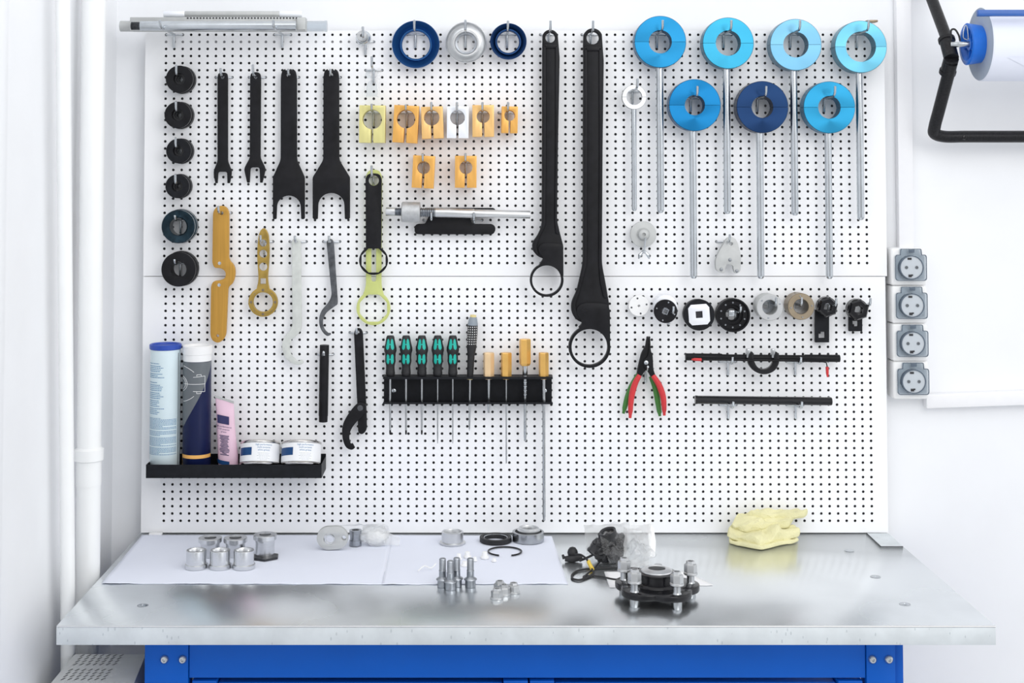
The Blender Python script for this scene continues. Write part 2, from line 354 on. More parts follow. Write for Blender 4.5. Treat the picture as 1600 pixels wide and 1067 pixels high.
# ------------------------------------------------------------------ perforated panels (every hole is cut)
XL, XR = P(220, 833).x, P(1388, 833).x
def make_panel(name, label, zb, zt, gx0, pitch_x, nx, gz0, pitch_z, nz, xr):
    me_v, me_f = [], []
    R_ = .0037; N = 12; th = .0015
    root = thing(name, label, 'pegboard', ((XL+xr)/2, .02, zb), 'perforated wall panels')
    vid = {}
    def V(x, y, z):
        k = (round(x, 5), round(y, 5), round(z, 5))
        if k not in vid: vid[k] = len(me_v); me_v.append((x, y, z))
        return vid[k]
    gx = [gx0+pitch_x*(i-.5) for i in range(nx+1)]; gz = [gz0-pitch_z*(j-.5) for j in range(nz+1)]
    for i in range(nx):
        for j in range(nz):
            x0, x1, z1, z0 = gx[i], gx[i+1], gz[j], gz[j+1]; cx, cz = (x0+x1)/2, (z0+z1)/2
            ang = [2*pi*(k+.5)/N for k in range(N)]
            fr = [V(cx+R_*cos(a), 0, cz+R_*sin(a)) for a in ang]; bk = [V(cx+R_*cos(a), th, cz+R_*sin(a)) for a in ang]
            C = [V(x1, 0, z1), V(x0, 0, z1), V(x0, 0, z0), V(x1, 0, z0)]
            q = [0, 3, 6, 9]                                       # quadrants of the 12-gon
            for s in range(4):
                idx = [(s*3+k) % N for k in range(3)]
                me_f.append((C[s], fr[idx[2]], fr[idx[1]], fr[idx[0]]))
                nxt = (s*3+3) % N
                me_f.append((C[s], C[(s+1) % 4], fr[nxt], fr[idx[2]]))
            for k in range(N): me_f.append((fr[k], fr[(k+1) % N], bk[(k+1) % N], bk[k]))
    X0, X1, Z1, Z0 = gx[0], gx[-1], gz[0], gz[-1]
    # plain margins, T-free: strips share only their outer corners
    def quad(x0, x1, z0, z1): 
        b0 = len(me_v); me_v.extend([(x0, 0, z0), (x1, 0, z0), (x1, 0, z1), (x0, 0, z1)]); me_f.append((b0, b0+1, b0+2, b0+3))
    quad(XL, X0, zb, zt); quad(X1, xr, zb, zt); quad(X0, X1, Z1, zt); quad(X0, X1, zb, Z0)
    me = bpy.data.meshes.new('face_sheet'); me.from_pydata(me_v, [], me_f); me.update()
    link('face_sheet', me, M['board'], root, smooth=0)
    bm = NB(); d = .034
    box(bm, XL, XL+.0015, .0002, d, zb, zt); box(bm, xr-.0015, xr, .0002, d, zb, zt); box(bm, XL+.0015, xr-.0015, .0002, d, zt-.0015, zt); box(bm, XL+.0015, xr-.0015, .0002, d, zb, zb+.0015)
    bobj('folded_edge', bm, M['board'], root, smooth=0)
    bm = NB(); box(bm, XL+.003, xr-.003, .030, .033, zb+.003, zt-.003); bobj('shade_sheet', bm, M['back'], root, smooth=0)  # added sheet, its grey paints the shade behind the holes
    if name == 'upper_pegboard':
        bm = NB(); z = gz0-pitch_z; box(bm, XL+.01, xr-.01, .004, .006, z-.008, z+.008); bobj('mounting_rail', bm, M['rail'], root, smooth=0)
    return root
pxp = (P(1354.9, 411).x-P(256.5, 411).x)/84; pzp = (P(731, 54.3).z-P(731, 411).z)/32
UG = (P(256.5, 411).x, P(731, 54.3).z, pxp, pzp)
LG = (P(259, 452).x, P(731, 452).z, (P(1358.3, 452).x-P(259, 452).x)/84, (P(731, 452).z-P(731, 813.6).z)/32)
make_panel('upper_pegboard', 'upper white perforated steel panel carrying wrenches, clamps and blue disc tools', P(731, 431.3).z, P(731, 47.6).z, UG[0], pxp, 85, UG[1], pzp, 33, P(1386, 430).x)
make_panel('lower_pegboard', 'lower white perforated steel panel carrying the screwdriver rack and sockets', TABLE+.002, P(731, 432.3).z, LG[0], LG[2], 85, LG[1], LG[3], 33, XR)
def snap(px, py):
    g = LG if py > 431 else UG; p = P(px, py)
    i = round((p.x-g[0])/g[2]); j = round((g[1]-p.z)/g[3]); return g[0]+i*g[2], g[1]-j*g[3], g

# ------------------------------------------------------------------ peg hooks
HK = {}
def hook(px, py, L, up, what, sn=True):
    """px, py: the crossbar on the panel; L: reach; up: rise of the tip"""
    x, z, g = snap(px, py)
    if not sn: x = P(px, py).x
    key = (round(L, 3), round(up, 3))
    lab = 'zinc peg hook ' + what
    if key in HK:
        o = copy_tree(HK[key]); o.location = (x, 0, z); o['label'] = lab; return o
    root = thing('peg_hook', lab, 'hook', (x, 0, z), 'zinc peg hooks on the perforated panels'); HK[key] = root
    bm = NB(); w = UG[2]
    tube(bm, [(x-w, .008, z), (x-w, -.001, z), (x-w+.003, -.0035, z-.0005), (x, -.0042, z-.001), (x+w-.003, -.0035, z-.0005), (x+w, -.001, z), (x+w, .008, z)], .0021, 8)
    bobj('crossbar', bm, M['zinc'], root, 60)
    bm = NB(); tube(bm, [(x, -.0062, z+.001), (x, -.0066, z-.034), (x, -.006, z-.037)], [.0032, .0032, .0018], 10); bobj('tail', bm, M['zinc'], root, 50)
    bm = NB(); pts = [(x, -.005, z), (x, -.012, z+.001), (x, -.02, z+.001), (x, -L+.012, z+.002), (x, -L+.004, z+.005), (x, -L-.001, z+.012), (x, -L-.003, z+max(up, .013)), (x, -L-.003, z+max(up, .013)+.001)]
    tube(bm, pts, [.0032]*7+[.0018], 10); bobj('prong', bm, M['zinc'], root, 50)
    return root

# ------------------------------------------------------------------ workbench
YF = T(800, 978).y; EDGE = .040
WX0, WX1 = T(88, 978).x, T(1556, 978).x
bench = thing('workbench', 'long workbench with a galvanised steel top on a blue steel frame', 'workbench', ((WX0+WX1)/2, YF/2, 0))
bm = NB(); box(bm, WX0, WX1, YF, .033, TABLE-.002, TABLE, .0008); bobj('worktop', bm, M['top'], bench, 30)
bm = NB(); box(bm, WX0, WX1, YF, YF+.02, TABLE-EDGE, TABLE-.0018, .0012); box(bm, WX0, WX0+.004, YF+.02, .03, TABLE-EDGE, TABLE-.0018); box(bm, WX1-.004, WX1, YF+.02, .03, TABLE-EDGE, TABLE-.0018)
box(bm, WX0+.004, WX1-.004, YF+.02, .03, TABLE-EDGE, TABLE-.0022); bobj('worktop_edge', bm, M['edge'], bench, 30)
bm = NB(); tube(bm, [(WX0+.001, YF+.0006, TABLE-.0012), (WX1-.001, YF+.0006, TABLE-.0012)], .0020, 8); bobj('edge_rim', bm, M['alul'], bench, 60)
for sx_, sy_ in ((223, 946), (1327, 860), (1368, 901), (1414, 944)):
    p = T(sx_, sy_); bm = NB(); lathe(bm, [(0, .0002), (.002, .0002), (.0025, .0012), (.0075, .0012), (.0105, .0002)], p, n=24, cap=False); lathe(bm, [(.0105, .0003), (.0125, .0003), (.0125, .0006), (.0105, .0006)], p, n=24, closed=True)
    bobj('top_screw', bm, M['zinc'], bench)
pts = [T(1354, 834), T(1376.5, 855), T(1411, 855), T(1387.5, 834)]
bm = NB(); lo = [bm.verts.new((p.x, p.y, TABLE)) for p in pts]; hi = [bm.verts.new((p.x, p.y, TABLE+.002)) for p in pts]
bm.faces.new(hi)
for i in range(4): bm.faces.new((lo[i], lo[(i+1) % 4], hi[(i+1) % 4], hi[i]))
bobj('corner_plate', bm, M['edge'], bench, 0)
bm = NB()
for i in (0, 1): tube(bm, [pts[i]+Vector((0, 0, .0015)), pts[i+1]+Vector((0, 0, .0015))], .0012, 6)
bobj('plate_seam', bm, M['dark'], bench)
p = T(243, 836); bm = NB(); box(bm, p.x-.017, p.x+.017, p.y-.005, p.y+.012, TABLE, TABLE+.006, .0015); bobj('panel_clip', bm, M['white'], bench)
FY = YF+.11
def PX(px, py=1030): return P(px, py, FY).x
zr = P(800, 1060, FY).z
for x0, x1, in ((226, 294), (1354, 1399)):
    bm = NB(); box(bm, PX(x0), PX(x1), FY, FY+.05, .0, TABLE-EDGE, .0015); bobj('leg', bm, M['bench'], bench)
bm = NB(); box(bm, PX(1399.5), PX(1415), FY+.016, FY+.05, 0, TABLE-EDGE, .0015); bobj('leg_flange', bm, M['bench'], bench)
for x0 in (226, 1354):
    bm = NB(); box(bm, PX(x0), PX(x0)+.06, -.06, -.01, 0, TABLE-EDGE, .0015); bobj('leg', bm, M['bench'], bench)
bm = NB(); box(bm, PX(295), PX(1353), FY+.004, FY+.03, zr, TABLE-EDGE, .001); bobj('apron_rail', bm, M['bench'], bench)
for px in (257, 285.5, 1363, 1388.5):
    q = P(px, 1030, FY); bm = NB()
    lathe(bm, [(0, .002), (.003, .002), (.0038, .0065), (.0065, .0062), (.0092, .003), (.0098, 0)], q, (0, -1, 0), n=28, cap=False); bobj('bolt_head', bm, M['zinc'], bench)
def drawer_unit(x0, x1, label):
    y0 = FY+.006; zt = P(800, 1063.5, y0).z; X0, X1 = P(x0, 1065, y0).x, P(x1, 1065, y0).x; w = .054
    u = thing('drawer_cabinet', label, 'cabinet', ((X0+X1)/2, y0+.2, .35), 'drawer cabinets under the bench')
    bm = NB(); box(bm, X0, X0+w, y0, y0+.5, .36, zt, .002); box(bm, X1-w, X1, y0, y0+.5, .36, zt, .002); box(bm, X0+w, X1-w, y0+.1, y0+.5, .36, zt-.004); bobj('body', bm, M['bench'], u)
    bm = NB(); box(bm, X0+w+.002, X1-w-.002, y0+.012, y0+.1, .38, zt-.008, .002); d = bobj('drawer', bm, M['bench'], u)
    bm = NB(); box(bm, (X0+X1)/2-.08, (X0+X1)/2+.08, y0+.004, y0+.012, zt-.07, zt-.055, .002); bobj('handle', bm, M['blackp'], d)
drawer_unit(300, 825, 'blue steel drawer cabinet under the bench nearer the heater'); drawer_unit(828, 1348, 'blue steel drawer cabinet under the bench nearer the sockets')
# heater under the bench
hy = -.60; A = P(117, 1022, hy+.1); B = P(228, 1024, hy+.1); B.z = A.z; C_ = P(78, 1070, hy-.02); D_ = P(228, 1070, hy-.02)
ht = thing('convector_heater', 'grey slotted heater standing under the end of the bench by the wall', 'heater', (-.85, hy, 0))
bm = NB(); v = [bm.verts.new(q) for q in (A, B, Vector((B.x, D_.y, D_.z)), Vector((A.x-.022, D_.y, D_.z)))]
w = [bm.verts.new((q.co.x, q.co.y if i > 1 else q.co.y, .12)) for i, q in enumerate(v)]
bm.faces.new(v); bm.faces.new(w)
for i in range(4): bm.faces.new((v[i], v[(i+1) % 4], w[(i+1) % 4], w[i]))
bobj('housing', bm, M['heater'], ht, 0)
bm = NB(); ex = (B-A).normalized(); ey = (Vector((A.x-.022, D_.y, D_.z))-A); Ly = ey.length; ey.normalize(); nn = ex.cross(ey).normalized()
if nn.z < 0: nn = -nn
for r_ in range(9):
    if r_ == 4: continue
    for c_ in range(7):
        o_ = A+ex*(.020+c_*.0150)+ey*(.006+r_*.0120)+nn*.0006; dx = ex*.0032-ey*.0042
        q = [o_-dx-ex*.0015, o_-dx+ex*.0015, o_+dx+ex*.0015, o_+dx-ex*.0015]; bm.faces.new([bm.verts.new(k) for k in q])
bobj('vent_slots', bm, M['dark'], ht, 0)
bm = NB(); box(bm, -.93, -.74, hy-.01, hy+.09, 0, .12, .002); bobj('foot', bm, M['heater'], ht)

# ------------------------------------------------------------------ power sockets in a column
soc = None
wh = ['topmost socket with smoky flap, at the end of the vertical trunking', 'second smoky-lidded socket, next below the topmost', 'third smoky-lidded socket, just above the lowest', 'lowest smoky-lidded socket, beside the level trunking']
YS = -.008
for k in range(4):
    cx, cy = 1421.6+k*1.2, 417.3+k*59.2; c = P(cx, cy, YS); s = S(cx, cy, YS)
    if soc is None:
        soc = thing('power_socket', wh[k], 'socket', (c.x, WALLY, c.z), 'white wall sockets with smoky lids'); r = soc
        def Q(dx, dz): return (c.x+dx*s, c.z-dz*s)
        bm = NB(); box(bm, c.x-29*s, c.x+26*s, YS, WALLY-.001, c.z-28.6*s, c.z+29.6*s, .006); bobj('housing', bm, M['white'], r, 50)
        lid = link('lid', plate_me([[Q(*q) for q in fillet([(-16.5,-29,2), (16,-29,2), (16.5,-19.5,0), (24,-19.5,5), (24,20.5,5), (-24.5,20.5,5), (-24.5,-19.5,5), (-17,-19.5,0)])], ], YS-.012, .010, .001), M['smoke'], r)
        e_ = [[Q(*q) for q in fillet([(-16.5,-29,2), (16,-29,2), (17,-19.8,0), (24.3,-19.8,5), (24.3,20.8,5), (-24.8,20.8,5), (-24.8,-19.8,5), (-17.5,-19.8,0)])], [Q(*q) for q in fillet([(-15.5,-28,2), (15,-28,2), (15.5,-18.8,0), (23.3,-18.8,5), (23.3,19.8,5), (-23.8,19.8,5), (-23.8,-18.8,5), (-16,-18.8,0)])]]
        link('lid_rim', plate_me(e_, YS-.013, .002, .0003), M['smoked'], lid)
        bm = NB(); box(bm, c.x-4*s, c.x+5*s, YS-.015, YS-.0125, c.z+23*s, c.z+29*s, .001); bobj('lid_catch', bm, M['smoked'], lid)
        bm = NB(); lathe(bm, [(17.3*s, .0), (17.3*s, .0165), (18.6*s, .0165), (18.6*s, 0)], (c.x, YS, c.z), (0, -1, 0), closed=True); bobj('collar', bm, M['smoked'], r)
        bm = NB(); lathe(bm, [(17.2*s, .013), (17.2*s, .0145), (0, .0145), (0, .013)], (c.x, YS, c.z), (0, -1, 0), cap=False); ins = bobj('insert', bm, M['socket'], r)
        bm = NB()
        for dx in (-8, 8): lathe(bm, [(0, .0150), (1.3*s, .0150), (1.3*s, .0160), (2.5*s, .0160), (2.5*s, .0144)], (c.x+dx*s, YS, c.z), (0, -1, 0), n=16, cap=False)
        bobj('pin_hole', bm, M['greyl'], ins)
        bm = NB(); box(bm, c.x-6*s, c.x+0*s, YS-.016, YS-.0144, c.z+12*s, c.z+15*s); box(bm, c.x-5*s, c.x+0*s, YS-.016, YS-.0144, c.z-15*s, c.z-11*s); box(bm, c.x-1*s, c.x+2*s, YS-.016, YS-.0144, c.z-13*s, c.z-10.8*s); bobj('earth_contact', bm, M['dark'], ins)
    else:
        r = copy_tree(soc); r.location = (c.x, WALLY, c.z); r['label'] = wh[k]
# ------------------------------------------------------------------ things on the wall
def base_of(px, py, Y=0.): p = P(px, py, Y); return (p.x, Y, p.z)

# rods lying on two long hooks at the top
hook(271, 54, .175, .02, 'under the thread end of the rods, farthest into the corner'); hook(441, 54, .175, .02, 'under the rods, nearer their clear plastic end')
def hrod(name, label, cat, x0, x1, yc, Y, r, m, parts=None, n=28, dy=0.):
    a = P(x0, yc, Y); b = P(x1, yc, Y)
    root = thing(name, label, cat, (a.x, Y, a.z)); bm = NB(); L_ = b.x-a.x
    lathe(bm, [(0, 0), (r*.9, 0), (r, .001), (r, L_-.001), (r*.9, L_), (0, L_)], (a.x, Y, a.z), (1, 0, 0), n=n, cap=False)
    bobj('bar', bm, m, root); return root, a.x, b.x, a.z
ZT = P(300, 50, -.0).z
r_, xa, xb, z_ = hrod('steel_tube', 'silver steel tube with black screw thread, foremost on the top hooks', 'tube', 219, 463, 40.5, -.13, .0125, M['zinc'])
xt = P(205, 40, -.13).x; bm = NB(); k = int((xa-xt)/.0022); pr = [(0, 0)]
for i in range(k): pr += [(.0092, i*.0022), (.0108, i*.0022+.0011)]
pr += [(.0092, k*.0022), (.0092, xa-xt+.003)]
lathe(bm, pr, (xt, -.13, z_), (1, 0, 0), n=24, cap=False); bobj('thread', bm, M['iron'], r_)
# perforated square rail
a = P(204.5, 27.5, -.09); b = P(478, 50, -.09)
sq = thing('perforated_rail', 'grey square steel rail with rows of small slots, on the top hooks', 'rail', (a.x, -.09, b.z))
bm = NB(); box(bm, a.x, b.x, -.1, -.062, b.z+.003, a.z, .0015); bobj('bar', bm, M['alum'], sq)
bm = NB()
for i in range(36):
    x = P(292+i*5.0, 30, -.1).x; box(bm, x, x+.0045, -.1005, -.0995, a.z-.0045, a.z-.0005); box(bm, x+.002, x+.0045, -.1005, -.0995, b.z+.006, b.z+.0095)
sl = bobj('slot_rows', bm, M['dark'], sq, 0); sl['kind'] = 'stuff'
bm = NB(); box(bm, b.x-.022, b.x+.001, -.114, -.1, b.z+.004, a.z-.002, .003); bobj('end_block', bm, M['alum'], sq)
root, xa, xb, z_ = hrod('plastic_pipe', 'grey pipe with a clear ribbed end, lowest and longest on the top hooks', 'pipe', 188, 478, 41, -.045, .0145, M['alum'])
xe = P(511, 41, -.045).x; bm = NB(); lathe(bm, [(.0142, 0), (.0142, xe-xb-.01), (.0135, xe-xb-.008), (.0150, xe-xb-.006), (.0150, xe-xb)], (xb, -.045, z_), (1, 0, 0), n=24); bobj('clear_end', bm, M['smoke'], root)
r_, xa, xb, z_ = hrod('aluminium_tube', 'thin pale aluminium tube lying on top of the other rods', 'tube', 289, 437, 22, -.07, .0078, M['alum'])
for x0, x1, t in ((256, 289, 0), (437, 472, 1)):
    a = P(x0, 22, -.07); b = P(x1, 22, -.07); bm = NB(); lathe(bm, [(0, 0), (.0078, 0), (.0084, .001), (.0084, b.x-a.x-.001), (.0078, b.x-a.x), (0, b.x-a.x)], (a.x, -.07, z_), (1, 0, 0), n=24, cap=False); bobj('end_sleeve', bm, M['white_an'], r_)

# black collars down the edge of the panel
def collar(label, cx, cy, r, rh, Y0, Y1, m, hub=True, group='black collars down the edge of the panel', flare=0):
    s = S(cx, cy, Y1); c = P(cx, cy, Y1); R_ = r*s; H = rh*s; t = Y0-Y1
    root = thing('collar', label, 'collar', (c.x, Y0, c.z), group)
    bm = NB()
    lathe(bm, [(H, 0), (H, t), (H+.002, t+.0004) if not flare else (H, t-.004), (R_-.0015, t), (R_, t-.0015), (R_, t-.013), (R_*.86, t-.014), (R_*.86, .020), (R_*1.02, .018), (R_*1.04, .002), (R_*1.0, 0)], (c.x, Y0, c.z), (0, -1, 0), n=64, closed=True)
    bobj('ring', bm, m, root)
    if hub:
        bm = NB(); lathe(bm, [(H*.42, .001), (H*.42, t-.016), (H*.62, t-.016), (H*.62, t-.010), (H-.0003, t-.010), (H-.0003, .001)], (c.x, Y0, c.z), (0, -1, 0), n=40, closed=True); bobj('bushing', bm, M['blackg'], root)
    return root
cl = [('topmost black collar on the panel edge, below the long rods', 280, 123.5, 21.2, 9, 1, 'black', 281, 121, 'in the topmost black collar'),
      ('second black collar from the top, slightly greyer face', 277.5, 179.5, 20.8, 9.5, 1, 'black', 279, 177, 'in the second black collar from the top'),
      ('third black collar from the top, glossy with small bore', 278.7, 235.8, 19.4, 8.5, 1, 'blackp', 280, 232, 'in the third black collar from the top'),
      ('fourth black collar from the top, just above the dark teal one', 276.8, 291, 18.6, 8.5, 1, 'blackp', 278, 288, 'in the fourth black collar from the top'),
      ('larger dark teal sheened collar, fifth from the top', 278.2, 354, 26.0, 13.5, 0, 'teal', 282, 345, 'in the dark teal collar'),
      ('lowest large matt black ring collar with wide open bore', 278.7, 421, 26.8, 12.5, 0, 'black', 281, 413, 'in the lowest matt black ring collar')]
for lab, cx, cy, r, rh, hb, mm, hx, hy_, hl in cl:
    collar(lab, cx, cy, r, rh, -.008, -.052, M[mm], hb, flare=(mm == 'teal')); hook(hx, hy_, .078, .027 if hb else .014, hl)

# flat black wrenches
def flatw(name, label, cat, loops, Yf, th, m, group=None, bev=.0008):
    o = plate(name, loops, Yf, th, m, None, bev); return tag(o, label, cat, group)
def mirror(half, cx):
    """right half outline from top to bottom -> closed outline"""
    return half+[(2*cx-q[0], q[1])+tuple(q[2:]) for q in reversed(half)]
G1 = 'flat black open-ended wrenches'
cx = 347.9
o1 = fillet([(cx-8.2,117,9),(cx-5,113.3,3),(cx+5,113.3,3),(cx+8.2,117,9),(cx+8.2,252,4),(cx+14.3,267,5),(cx+13.8,274,3),(cx+11.2,286.3,1),(cx+7.3,286.3,1),(cx+6.8,268.5,3),(cx-6.8,268.5,3),(cx-8.0,286.3,1),(cx-11.6,286.3,1),(cx-14,274,3),(cx-14.3,267,5),(cx-8.2,252,4)])
flatw('open_end_wrench', 'smallest flat black open-end wrench, nearest the collars', 'wrench', [o1, circ(cx-.3, 120.5, 2.8, 16)], -.022, .006, M['black'], G1)
hook(348, 121, .05, .02, 'through the smallest flat black wrench')
cx = 398.2
o1 = fillet([(cx+.6-8,117,9),(cx-4,112.7,3),(cx+5.6,112.7,3),(cx+9.6,117,9),(cx+8.8,247,4),(cx+16.8,263,6),(cx+15.6,270,3),(cx+11.8,285.5,1),(cx+8.0,285.5,1),(cx+7.3,261.5,4),(cx-6.8,261.5,4),(cx-8,285.5,1),(cx-12.2,285.5,1),(cx-15.8,270,3),(cx-17,263,6),(cx-8.2,247,4)])
flatw('open_end_wrench', 'second flat black wrench with a slightly wider jaw and tilted hook tip', 'wrench', [o1, circ(cx+1, 120.5, 2.8, 16)], -.022, .006, M['black'], G1)
hook(400, 121, .075, .028, 'through the second flat black wrench')
def bigw(label, cx, w, sh, jaw, tw, arch, hx):
    aw = jaw-tw
    half = [(cx+5, 106.8, 3), (cx+w, 112, 14), (cx+w+.3, 250, 5), (cx+jaw, 277, 3), (cx+jaw, 342.5, 3.5), (cx+jaw-tw+.8, 342.5, 2)]
    arc = [(cx+aw*cos(a), arch+aw*.9-aw*.95*sin(a)) for a in [pi*i/14 for i in range(15)]]
    o = fillet(half)+arc+fillet([(2*cx-q[0],)+q[1:] for q in reversed(half)])
    flatw('open_end_wrench', label, 'wrench', [o, circ(cx-.5, 117, 3, 16)], -.026, .007, M['black'], G1)
    hook(hx, 121, .05, .018, 'through '+('the third flat black wrench' if cx < 470 else 'the widest flat black fork wrench'), )
bigw('third flat black wrench, a fork with a deep rounded mouth', 451.2, 12.5, 0, 25, 6.5, 306.5, 452)
bigw('widest flat black fork wrench, nearest the green ringed wrenches', 517.6, 12.3, 0, 29.2, 8.8, 302.5, 519)

# ochre bar spanner made of two halves
o1 = fillet([(332.8,330,6),(339.5,321.5,8),(352,321.5,8),(357.8,330,6),(357.3,406,7),(366.2,414,8),(368.3,428,9),(364,443,9),(356.4,448,5),(355.5,470,0),(353,527,10),(341,537.5,12),(328.5,530,10),(329.6,446,5),(333.5,439,5),(345,438,6),(352.5,434,6),(352.5,424,6),(345,418.5,6),(335,419,6),(331.6,411,3),(332.3,360,0)])
oc = thing('bar_spanner', 'long ochre anodised bar spanner with a hooked notch half way', 'spanner', base_of(344, 536, -.03))
plate('bar', [o1, circ(346.3, 333, 2.6, 16), circ(340, 524.6, 2.3, 16)], -.03, .012, M['goldd'], oc, .001)
for q in ((343.1, 411.3), (342.3, 445.3)):
    p = P(q[0], q[1], -.03); bm = NB(); lathe(bm, [(0, .001), (.0022, .001), (.0045, 0.0006), (.0045, 0)], p, (0, -1, 0), n=16, cap=False); bobj('rivet', bm, M['zinc'], oc)
hook(348, 333, .07, .02, 'through the ochre bar spanner')

# gold ring spanner with three holes in its handle
cx, cy = 410.9, 472
arc = [(cx+23*cos(a), cy+23*sin(a)) for a in [radians(-64+i*(308/40)) for i in range(41)]]
hd = [(404, 437, 8), (401, 395, 20), (404.3, 364, 6), (411.7, 354, 8), (419.3, 364, 6), (421.6, 395, 20), (418, 437, 8)]
gr = thing('ring_spanner', 'gold ring spanner with three round holes in its handle', 'spanner', base_of(411, 495, -.03))
sqh = [(406.6,435),(415.2,435),(415.2,443.6),(406.6,443.6)]
plate('body', [fillet(arc+hd), circ(411, 379.8, 5.6, 24), circ(411, 396.6, 6.2, 24), circ(411, 416.8, 6.4, 24), sqh, circ(cx, cy, 15.2, 48)], -.032, .012, M['goldr'], gr, .0012)
for i in range(8):
    a = i*pi/4; p = P(cx+18.8*cos(a), cy+18.8*sin(a), -.032); k = .0038 if i % 2 == 0 else .0015
    bm = NB(); lathe(bm, [(0, .0004), (k*.6, .0004), (k*.7, .0012), (k, .0010), (k, 0)], p, (0, -1, 0), n=14, cap=False); bobj('pin', bm, M['bronze'], gr)
hook(413, 378, .075, .02, 'through the gold ring spanner')

# hook spanners
F_ = fillet([(455.6,376,3),(459,372.8,3),(466,372.8,3),(469.8,378,3),(471.6,505,6),(470.5,516,6),(460,528,6),(454.5,530.5,2),(455.5,534,2),(451.5,540,6),(453.5,552,8),(460,561,7),(466,565,4),(469,563,2),(471.5,561.5,2),(474.8,566.5,2),(470,570.3,4),(458,569.5,10),(445.5,560,10),(439.5,543,10),(443,527,10),(453,517,6),(457,509,6)])
flatw('hook_spanner', 'long pale grey hook spanner hanging between two gold and dark ones', 'spanner', [F_, circ(461.3, 377.5, 1.9, 14)], -.028, .008, M['ivory'], None, .0012)
hook(463, 378, .07, .018, 'through the pale grey hook spanner')
G_ = fillet([(510,378,3),(513,373.2,3),(518.5,373.2,3),(521.5,378,3),(527.8,472,3),(527,476,1),(518,482,6),(508,490,8),(503.5,503,8),(506.5,514.5,8),(513,520.5,2),(516.5,520,1),(517,523,1),(511.5,525.8,3),(503,519,8),(497.7,505,10),(500,487,10),(513,473,8),(518.3,462,6)])
flatw('hook_spanner', 'short worn dark grey hook spanner with a curved claw', 'spanner', [G_, circ(515.6, 377.5, 1.9, 14)], -.028, .007, M['iron'], None, .0010)
hook(519, 378, .07, .018, 'through the short dark grey hook spanner')

# lime spanner with the black ring wrench in front
ly, lc = 481.5, 583.4
arc = [(lc+26.6*cos(a), ly+26.6*sin(a)) for a in [radians(-52+i*(284/40)) for i in range(41)]]
hd = [(571.8, 447, 8), (571.4, 276, 3), (576, 265, 8), (592, 265, 8), (597, 276, 3), (596, 447, 8)]
hexh = [(lc+21.8*cos(a)*(1 if i % 2 else .93), ly+21.8*sin(a)*(1 if i % 2 else .93)) for i, a in enumerate([radians(15*i) for i in range(24)])]
hexh = fillet([(lc+23*cos(radians(22.5+45*i)), ly+23*sin(radians(22.5+45*i)), 3) for i in range(8)])
slot = fillet([(580.2, 370, 4), (587.6, 370, 4), (587.6, 440, 4), (580.2, 440, 4)])
flatw('ring_wrench', 'pale lime ring wrench with a slotted handle, hanging behind the black one', 'wrench', [fillet(arc+hd), hexh, circ(584, 281, 8.4, 24), slot], -.020, .006, M['lime'], None, .0012)
by, bc = 407, 583.6
arc = [(bc+22.6*cos(a), by+22.6*sin(a)) for a in [radians(-58+i*(296/40)) for i in range(41)]]
hd = [(571.5, 376, 10), (571, 279, 3), (575, 270.8, 8), (592.5, 270.8, 8), (596.5, 279, 3), (596, 376, 10)]
octh = [(bc+20.3*cos(radians(22.5+45*i)), by+20.3*sin(radians(22.5+45*i))) for i in range(8)]
flatw('ring_wrench', 'black ring wrench with an octagonal eye, in front of the lime one', 'wrench', [fillet(arc+hd), octh, circ(584, 282, 8.0, 24)], -.034, .006, M['black'], None, .0008)
hook(583, 278, .075, .03, 'carrying the lime and the black ring wrenches')

# black tube and the hinged hook wrench
tb = thing('black_pipe_handle', 'short black tube hanging above the tin cans', 'tube', base_of(506, 660, -.03))
a = P(507, 539, -.03); b = P(505, 659, -.03); d = b-a; bm = NB()
lathe(bm, [(.0095, 0), (.0122, 0), (.0125, .001), (.0125, d.length*.92), (.0118, d.length*.925), (.0115, d.length), (.0085, d.length), (.0085, .02)], a, d, n=28); bobj('shaft', bm, M['black'], tb)
q = P(504.5, 554, -.0435); bm = NB(); lathe(bm, [(0, 0), (.005, 0), (.005, .001)], q, (0, 1, 0), n=16, cap=False); bobj('cross_hole', bm, M['dark'], tb)
hook(509, 553, .055, .013, 'through the cross hole of the short black tube', False)
hj = thing('hinged_hook_wrench', 'black hinged hook wrench hanging beside the screwdriver rack', 'wrench', base_of(560, 703, -.03))
plate('handle', [fillet([(553,520,4),(556,512.5,4),(563,512.5,4),(566.8,518,4),(572.5,640,0),(573.3,672,6),(566,679.5,6),(559.5,676,4),(558.5,640,0)]), circ(559.6, 519, 2.2, 14)], -.026, .007, M['black'], hj)
plate('jaw', [fillet([(554,634,6),(560,629,6),(568,628.5,6),(573,635,6),(570,646,8),(556,660,8),(547.5,672,8),(545,684,8),(547.8,694,3),(551,692.5,1),(554.8,699.5,1),(550,703.5,4),(540,700,8),(534.3,684,10),(534.5,664,10),(543,648,10)])], -.034, .007, M['black'], hj)
p = P(562.8, 637.5, -.034); bm = NB(); lathe(bm, [(0, .0012), (.004, .0015), (.0075, .001), (.0075, 0)], p, (0, -1, 0), n=24, cap=False); bobj('pivot', bm, M['iron'], hj)
hook(562, 520, .06, .018, 'through the hinged hook wrench')

